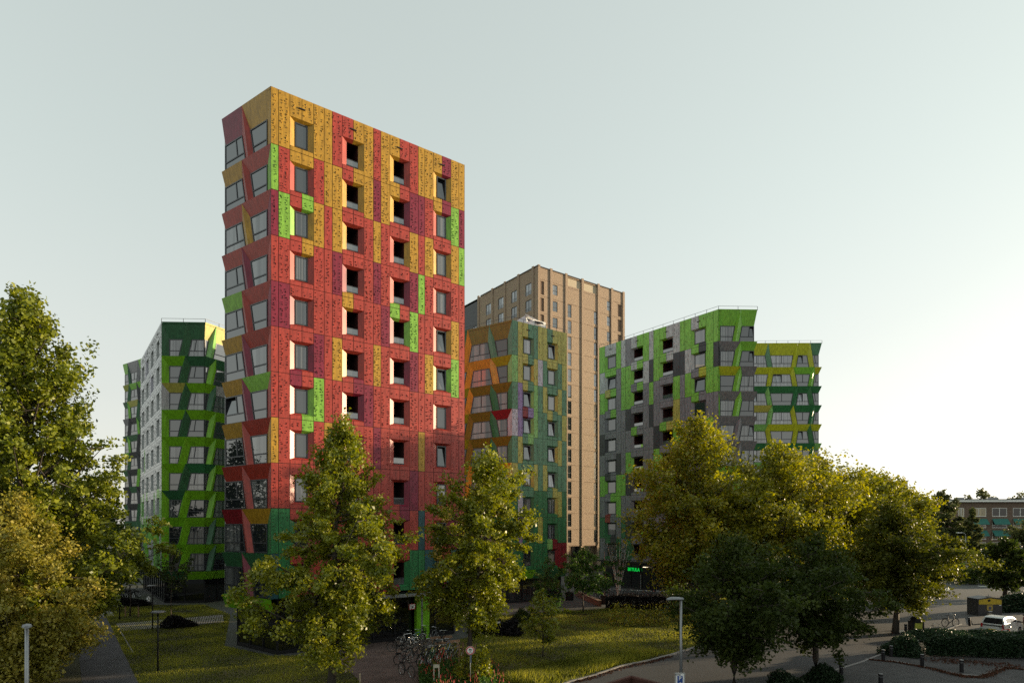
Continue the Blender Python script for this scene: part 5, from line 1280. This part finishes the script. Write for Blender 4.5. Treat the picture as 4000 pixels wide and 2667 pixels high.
# round traffic sign: no motor vehicles
Ys = 33.0; cz = (CH - (2539 - HY) / F * Ys) / .77; sp_ = at(1837, Ys, 0)
rs = empty('traffic_sign', sp_, 'round white sign with a red rim, showing a car over a motorcycle', 'traffic sign')
m_ = MB(); m_.tube([(0, .05, 0), (0, .05, cz + .15)], .03, STEEL, 8); m_.build('pole', rs, smooth=True)
def disc(mb, r0, y, m, n=36, r1=0, sx=1):
    for k in range(n):
        a = 2 * math.pi * k / n; b = 2 * math.pi * (k + 1) / n
        p = lambda r, t: (math.cos(t) * r * sx, y, cz + math.sin(t) * r)
        if r1: mb.poly([p(r1, a), p(r0, a), p(r0, b), p(r1, b)], m)
        else: mb.poly([(0, y, cz), p(r0, a), p(r0, b)], m)
REDP = mat('sign_red', (.5, .03, .03))
m_ = MB(); disc(m_, .300, 0, WHITE); disc(m_, .300, .02, STEEL)
for k in range(36):
    a = 2 * math.pi * k / 36; b = 2 * math.pi * (k + 1) / 36
    m_.poly([(math.cos(a) * .3, 0, cz + math.sin(a) * .3), (math.cos(b) * .3, 0, cz + math.sin(b) * .3), (math.cos(b) * .3, .02, cz + math.sin(b) * .3), (math.cos(a) * .3, .02, cz + math.sin(a) * .3)], STEEL)
m_.build('disc', rs)
m_ = MB(); disc(m_, .285, -.004, REDP, r1=.215); m_.build('red_rim', rs)
m_ = MB(); y = -.006
m_.poly([(-.10, y, cz + .02), (.10, y, cz + .02), (.10, y, cz + .075), (.075, y, cz + .085), (.055, y, cz + .135), (-.055, y, cz + .135), (-.075, y, cz + .085), (-.10, y, cz + .075)], BLACK)
for x in (-.07, .07): m_.poly([(x - .02, y, cz), (x + .02, y, cz), (x + .02, y, cz + .02), (x - .02, y, cz + .02)], BLACK)
m_.poly([(-.045, y - .001, cz + .09), (.045, y - .001, cz + .09), (.035, y - .001, cz + .122), (-.035, y - .001, cz + .122)], WHITE); m_.build('car_symbol', rs)
m_ = MB()
for x in (-.06, .06):
    for k in range(12):
        a = 2 * math.pi * k / 12; b = 2 * math.pi * (k + 1) / 12
        m_.poly([(x + math.cos(a) * .025, y, cz - .115 + math.sin(a) * .025), (x + math.cos(a) * .036, y, cz - .115 + math.sin(a) * .036), (x + math.cos(b) * .036, y, cz - .115 + math.sin(b) * .036), (x + math.cos(b) * .025, y, cz - .115 + math.sin(b) * .025)], BLACK)
m_.poly([(-.06, y, cz - .11), (.05, y, cz - .10), (.03, y, cz - .075), (-.04, y, cz - .08)], BLACK); m_.poly([(-.03, y, cz - .08), (.0, y, cz - .08), (.02, y, cz - .03), (-.01, y, cz - .02)], BLACK); m_.build('motorcycle_symbol', rs)
m_ = MB(); m_.box((.06, .10, cz - .55), (.012, .16, .27), mat('sign_back_blue', (.16, .22, .42), .5)); m_.build('side_plate', rs)
rs.rotation_euler = (0, 0, R(6)); rs.scale = (.77, .77, .77)
# white hoop stand in the flower bed
hs_ = at(1705, 33.2, 0); hz = CH - (2595 - HY) / F * 33.2
r_ = empty('hoop_stand', hs_, 'pale metal hoop stand with a small plate at its top, in the flower bed', 'post')
PALE = mat('pale_metal', (.45, .42, .33), .5)
m_ = MB()
for x in (-.135, .135): m_.box((x, 0, hz / 2), (.025, .025, hz / 2), PALE)
m_.build('upright', r_)
m_ = MB(); m_.box((0, 0, hz - .08), (.11, .015, .075), PALE); m_.box((0, 0, hz + .012), (.16, .026, .012), PALE); m_.build('plate', r_)
# shaded lawn things
bw = MB(); A, B_, C_, D_ = G(453, 2437.5), G(872, 2402), G(876, 2430), G(476, 2465)
SL = mat('slat_wood', (.24, .22, .21), .8)
for k in range(58):
    f = k / 58; g = f + .55 / 58
    p = [A.lerp(B_, f), A.lerp(B_, g), D_.lerp(C_, g), D_.lerp(C_, f)]
    for q0, q1, q2, q3 in [p]:
        bw.poly([(v.x, v.y, .07) for v in p], SL); bw.poly([(p[3].x, p[3].y, .01), (p[2].x, p[2].y, .01), (p[2].x, p[2].y, .07), (p[3].x, p[3].y, .07)], SL)
tag(bw.build('boardwalk'), 'striped slatted boardwalk crossing the shaded lawn', 'boardwalk')
mb = MB(); p = [G(392, 2377), G(430, 2377), G(446, 2404), G(404, 2408)]; mb.prism([(v.x, v.y) for v in ccw(p)], .0, .05, CONC); tag(mb.build('concrete_plate'), 'pale rectangular plate beside the footpath', 'plate')
mb = MB(); a = G(470, 2465); b = G(520, 2550)
mb.tube([a + Z * .04, G(488, 2495) + Z * .04, b + Z * .04], .05, KERB, 6); tag(mb.build('edging'), 'thin pale edging strip in the shaded lawn', 'edging')
r_ = empty('hand_rail', G(680, 2428), 'low tubular rail beside the striped boardwalk', 'rail'); a = G(676, 2428); b = G(776, 2424)
m_ = MB(a); m_.tube([a, a + Z * .95, b + Z * .95, b], .025, FRAME, 6); r_.location = a; m_.build('tube', r_)
# planter wall and young plant posts in the courtyard
r_ = empty('planter_wall', G(2352, 2358), 'long rust-brown planter edge in the courtyard', 'planter'); RUST = mat('corten', (.16, .07, .04), .8, amt=.3)
a, b = G(2343, 2368), G(2250, 2326); m_ = MB(r_.location); m_.bar(a + Z * .3, b + Z * .3, .35, .6, RUST); m_.build('wall', r_); m_ = MB(r_.location); m_.bar(a + Z * .64, b + Z * .64, .45, .06, WOOD); m_.build('seat_board', r_)
for k, (px, py, h, lab) in enumerate(((2363, 2358, 5.8, 'thin wrapped young tree in a black tub by the planter edge'), (2225, 2342, 4.6, 'thin bare young tree behind the sapling'))):
    r_ = empty('young_tree', G(px, py), lab, 'tree', 'trees'); m_ = MB(); m_.tube([(0, 0, 0), (.05, 0, h * .5), (-.05, 0, h)], [.06, .05, .02], WOOD, 6); m_.build('trunk', r_)
    m_ = MB(); m_.lathe([(.45, 0), (.5, .9), (.42, .9), (.4, .8), (0, .8)], BLACK, 16); m_.build('tub', r_)
# table top and bench by the red tower
r_ = empty('picnic_table', at(1905, 49.5, 0), 'grey picnic table behind the dark bushes', 'table'); m_ = MB(); m_.box((0, 0, .95), (1.0, .45, .03), CONC); m_.build('table_top', r_)
for x in (-.7, .7): m_ = MB(); m_.box((x, 0, .46), (.05, .35, .46), FRAME); m_.build('leg', r_)
# underground bin and glass container
r_ = empty('waste_bin', G(3578, 2470), 'dark underground waste bin with a yellow-green sticker, under the spreading dark tree', 'bin')
m_ = MB(); m_.prism([(-.42, -.42), (.42, -.42), (.42, .42), (-.42, .42)], .05, .95, BLACK); m_.lathe([(.42, .95), (.40, 1.15), (.28, 1.3), (0, 1.34)], BLACK, 20); m_.build('body', r_)
m_ = MB(); m_.box((0, -.425, .62), (.28, .006, .22), mat('sticker_yellow_green', (.40, .42, .05), .6)); m_.box((0, -.427, .3), (.18, .005, .03), WHITE); m_.build('sticker', r_)
m_ = MB(); m_.box((0, 0, .025), (1.4, .9, .025), STEEL); m_.build('floor_plate', r_); r_.rotation_euler.z = R(-8)
r_ = empty('recycling_container', G(3868, 2403), 'large dark recycling container with a yellow front band under a pitched lid', 'container')
m_ = MB(); DKG = mat('container_grey', (.035, .036, .04), .5); m_.prism([(-1.15, 0), (1.15, 0), (1.15, 1.5), (-1.15, 1.5)], 0, 1.28, DKG)
m_.poly([(-1.15, 0, 1.28), (1.15, 0, 1.28), (1.15, 0, 1.62), (0, 0, 1.78), (-1.15, 0, 1.62)], DKG); m_.poly([(1.15, 1.5, 1.28), (-1.15, 1.5, 1.28), (-1.15, 1.5, 1.62), (0, 1.5, 1.78), (1.15, 1.5, 1.62)], DKG)
m_.poly([(1.15, 0, 1.28), (1.15, 1.5, 1.28), (1.15, 1.5, 1.62), (1.15, 0, 1.62)], DKG); m_.poly([(-1.15, 0, 1.28), (-1.15, 0, 1.62), (-1.15, 1.5, 1.62), (-1.15, 1.5, 1.28)], DKG); m_.build('body', r_)
m_ = MB(); m_.poly([(-1.2, -.06, 1.62), (0, -.06, 1.80), (0, 1.56, 1.80), (-1.2, 1.56, 1.62)], DKG); m_.poly([(0, -.06, 1.80), (1.2, -.06, 1.62), (1.2, 1.56, 1.62), (0, 1.56, 1.80)], DKG)
m_.poly([(-1.2, -.06, 1.56), (0, -.06, 1.74), (0, -.06, 1.80), (-1.2, -.06, 1.62)], DKG); m_.poly([(0, -.06, 1.74), (1.2, -.06, 1.56), (1.2, -.06, 1.62), (0, -.06, 1.80)], DKG); m_.build('lid', r_)
YL = mat('container_yellow', (.45, .33, .02), .5)
m_ = MB(); m_.poly([(-1.1, -.008, 1.08), (1.1, -.008, 1.08), (1.1, -.008, 1.52), (0, -.008, 1.68), (-1.1, -.008, 1.52)], YL); m_.build('yellow_band', r_)
m_ = MB()
for k in range(16):
    a = 2 * math.pi * k / 16; b = 2 * math.pi * (k + 1) / 16; m_.poly([(-.1, -.012, 1.46), (-.1 + math.cos(a) * .15, -.012, 1.46 + math.sin(a) * .11), (-.1 + math.cos(b) * .15, -.012, 1.46 + math.sin(b) * .11)], BLACK)
m_.build('slot', r_)
m_ = MB(); m_.box((-.05, -.01, .76), (.28, .006, .25), mat('sticker_ochre', (.35, .26, .05), .6)); m_.box((-.02, -.012, .72), (.12, .006, .14), mat('sticker_dark', (.05, .06, .12), .6)); m_.box((0, -.01, .42), (.18, .006, .03), WHITE); m_.box((.95, -.01, 1.0), (.1, .006, .03), WHITE); m_.build('sticker', r_)
m_ = MB(); m_.box((.05, .3, 1.83), (.22, .1, .03), STEEL); m_.bar((.05, .3, 1.8), (.05, .3, 2.02), .04, .04, STEEL); m_.build('lifting_eye', r_)
m_ = MB(); m_.box((.25 - .55, -.35, .12), (.16, .12, .12), mat('cardboard', (.40, .34, .26), .8)); o = m_.build('cardboard_box'); o.location = r_.location; tag(o, 'small pale box lying in front of the recycling container', 'box')
# brown open skip at the bottom edge
SKIP = mat('rusty_brown_steel', (.075, .028, .02), .7, amt=.3, bump=.2)
a, b, c = at(2465, 29.2, 1.65), at(2385, 27.6, 1.65), at(2600, 27.2, 1.65)
apex = at(2465, 28.4, 0); L_ = at(2340, 26.6, 0); R_ = at(2660, 26.2, 0)
zt = CH - (2638 - HY) / F * 28.4
r_ = empty('skip', apex, 'rust-brown open metal skip whose far corner rises into the bottom edge of the photo', 'skip')
m_ = MB(apex)
for p, q in ((L_, apex), (apex, R_)):
    m_.bar(p + Z * (zt / 2), q + Z * (zt / 2), .07, zt, SKIP); m_.bar(p + Z * (zt - .04), q + Z * (zt - .04), .16, .10, SKIP)
far = L_ + (R_ - apex); m_.bar(L_ + Z * (zt / 2), far + Z * (zt / 2), .07, zt, SKIP); m_.bar(R_ + Z * (zt / 2), far + Z * (zt / 2), .07, zt, SKIP)
m_.poly([tuple(L_ + Z * .15), tuple(far + Z * .15), tuple(R_ + Z * .15), tuple(apex + Z * .15)], SKIP); m_.build('body', r_)
# ------------------------------------------------------------------ cars
def car(loc, rz, paint, lab, kind='hatch', L=3.55, W=1.65, H=1.48, bright=1):
    r_ = empty('parked_car', loc, lab, 'car', 'parked cars')
    CP = mat('car_paint_' + paint[0], paint[1], .25, .0, .05); CG = glass_mat('car_glass_' + paint[0], (.01, .01, .012), (.02, .02, .02), 1.35, .06)
    h = L / 2
    # side outline (x forward): lower body and cabin
    body = [(-h, .32), (-h - .03, .55), (-h + .02, .92), (-h + .10, 1.0), (h - 1.05, 1.0), (h - .35, .86), (h - .03, .68), (h, .38), (h - .05, .22), (-h + .05, .22)]
    cab = [(-h + .09, 1.0), (-h + .30, H - .06), (-h + .55, H), (h - 1.75, H - .02), (h - 1.45, H - .09), (h - .80, 1.0)]
    def loft(prof, wf):
        m_ = MB(); n = len(prof); rows_ = []
        for s in (-1, 1):
            rows_.append([(x, s * wf(z) * W / 2, z) for x, z in prof])
        for k in range(n):
            k2 = (k + 1) % n; m_.poly([rows_[0][k], rows_[0][k2], rows_[1][k2], rows_[1][k]], CP)
        m_.poly(rows_[0], CP); m_.poly(rows_[1][::-1], CP); return m_
    lb = loft(body, lambda z: 1.0 if z < .8 else .965); b_ = lb.build('body', r_)
    md = b_.modifiers.new('round', 'BEVEL'); md.width = .06; md.segments = 3; md.limit_method = 'ANGLE'
    cb = loft(cab, lambda z: .95 - .2 * (z - 1.0) / (H - 1.0)); c_ = cb.build('cabin', r_); md = c_.modifiers.new('round', 'BEVEL'); md.width = .05; md.segments = 3; md.limit_method = 'ANGLE'
    wf = lambda z: (.95 - .2 * (z - 1.0) / (H - 1.0)) * W / 2
    g = MB(); z0, z1 = 1.03, H - .10
    for s in (-1, 1):
        for a, b2, c2, d2 in (((-h + .42), (-h + 1.45), (-h + 1.42), (-h + .58)), ((-h + 1.52), (h - 1.0), (h - 1.55), (-h + 1.50))):
            g.poly([(a, s * (wf(z0) + .014), z0), (b2, s * (wf(z0) + .014), z0), (c2, s * (wf(z1) + .014), z1), (d2, s * (wf(z1) + .014), z1)], CG)
    g.build('side_window', r_)
    g = MB(); xb = lambda z: -h + .09 + (z - 1.0) / (H - .06 - 1.0) * .21 - .016
    zl = .70 if kind == 'hatch' else 1.02
    g.poly([(xb(1.0) - .0, -W * .40, 1.0), (xb(1.0), W * .40, 1.0), (xb(z1), W * .33, z1), (xb(z1), -W * .33, z1)], CG)
    if kind == 'hatch': g.poly([(-h - .025, -W * .38, .78), (-h - .025, W * .38, .78), (xb(1.0), W * .40, 1.0), (xb(1.0), -W * .40, 1.0)], CG)
    g.build('rear_window', r_)
    g = MB(); g.poly([(h - .84, -W * .42, 1.03), (h - .84, W * .42, 1.03), (h - 1.42, W * .34, H - .11), (h - 1.42, -W * .34, H - .11)], CG); g.build('windscreen', r_)
    RL = mat('rear_light_red', (.35, .01, .01), .3)
    for s in (-1, 1):
        m_ = MB(); m_.box((-h - .01, s * W * .43, .80), (.04, .06, .15), RL); m_.build('rear_light', r_)
        m_ = MB(); m_.box((h - .1, s * W * .38, .66), (.08, .12, .07), WHITE); m_.build('headlight', r_)
        m_ = MB(); m_.box((h - 1.1, s * (W / 2 + .09), 1.04), (.06, .09, .06), BLACK); m_.build('mirror', r_)
        for x in (-h + .62, h - .68):
            m_ = MB(); n = 18; c0 = (x, s * (W / 2 - .06), .30)
            for k in range(n):
                a = 2 * math.pi * k / n; b2 = 2 * math.pi * (k + 1) / n
                P_ = lambda t, rr, y: (c0[0] + math.cos(t) * rr, y, c0[2] + math.sin(t) * rr)
                y0, y1 = c0[1] - .09, c0[1] + .09
                m_.poly([P_(a, .30, y0), P_(b2, .30, y0), P_(b2, .30, y1), P_(a, .30, y1)], RUB)
                for y in (y0, y1): m_.poly([P_(a, .30, y), P_(b2, .30, y), P_(b2, .19, y), P_(a, .19, y)], RUB)
            w_ = m_.build('wheel', r_); m_ = MB()
            for k in range(n):
                a = 2 * math.pi * k / n; b2 = 2 * math.pi * (k + 1) / n; y = c0[1] + s * .07
                m_.poly([(c0[0], y, c0[2]), P_(a, .19, y), P_(b2, .19, y)], STEEL)
            m_.build('rim', w_)
    m_ = MB(); m_.box((-h - .045, 0, .50), (.01, .26, .055), mat('plate_yellow', (.6, .45, .03), .5)); m_.build('number_plate', r_)
    m_ = MB()
    for k in range(16):
        a = 2 * math.pi * k / 16; b2 = 2 * math.pi * (k + 1) / 16
        m_.poly([(-h - .035, math.cos(a) * .05, .88 + math.sin(a) * .05), (-h - .035, math.cos(a) * .065, .88 + math.sin(a) * .065), (-h - .035, math.cos(b2) * .065, .88 + math.sin(b2) * .065), (-h - .035, math.cos(b2) * .05, .88 + math.sin(b2) * .05)], STEEL)
    m_.bar((-h - .036, -.035, .915), (-h - .036, -.012, .845), .01, .004, STEEL); m_.bar((-h - .036, -.012, .845), (-h - .036, .0, .88), .01, .004, STEEL)
    m_.bar((-h - .036, .0, .88), (-h - .036, .012, .845), .01, .004, STEEL); m_.bar((-h - .036, .012, .845), (-h - .036, .035, .915), .01, .004, STEEL)
    m_.build('emblem', r_)
    m_ = MB(); m_.bar((-h + .5, 0, H), (-h + .42, 0, H + .14), .01, .01, BLACK); m_.build('aerial', r_)
    r_.rotation_euler = (0, 0, rz); return r_
car(G(3915, 2484) + Vector((.9, 1.2, .0)), R(33), ('pale', (.50, .52, .50)), 'pale hatchback seen from behind, parked beyond the clipped hedge')
car(G(4030, 2470) + Vector((2.1, 1.5, 0)), R(60), ('red', (.35, .03, .02)), 'red car at the right edge, only its rear light in view', L=4.2, W=1.8, H=1.55)
car(at(3840, 116, 0), R(175), ('white', (.62, .63, .65)), 'white car parked behind the low green hedge, beyond the road', 'sedan', L=4.3, W=1.75, H=1.45)
# moped on the left paving
r_ = empty('scooter', G(580, 2362), 'white scooter parked on the paving beside the green tower base', 'scooter')
m_ = MB(); m_.tube([(-.75, 0, .55), (-.45, 0, .72), (-.05, 0, .62), (.05, 0, .32), (.38, 0, .30), (.5, 0, .5), (.42, 0, .95)], [.1, .2, .19, .14, .12, .16, .1], WHITE, 10); m_.build('body', r_, smooth=True)
m_ = MB(); m_.box((-.42, 0, .90), (.34, .13, .05), BLACK); m_.build('seat', r_)
for x in (-.6, .62): m_ = MB(); m_.tube([(x, -.06, .25), (x, .06, .25)], .25, RUB, 18); m_.build('wheel', r_, smooth=False)
m_ = MB(); m_.tube([(.38, -.34, 1.05), (.42, 0, 1.0), (.38, .34, 1.05)], .025, BLACK, 8); m_.build('handlebar', r_); m_ = MB(); m_.box((.5, 0, .92), (.06, .08, .07), WHITE); m_.build('headlight', r_)
r_.rotation_euler.z = R(-60)
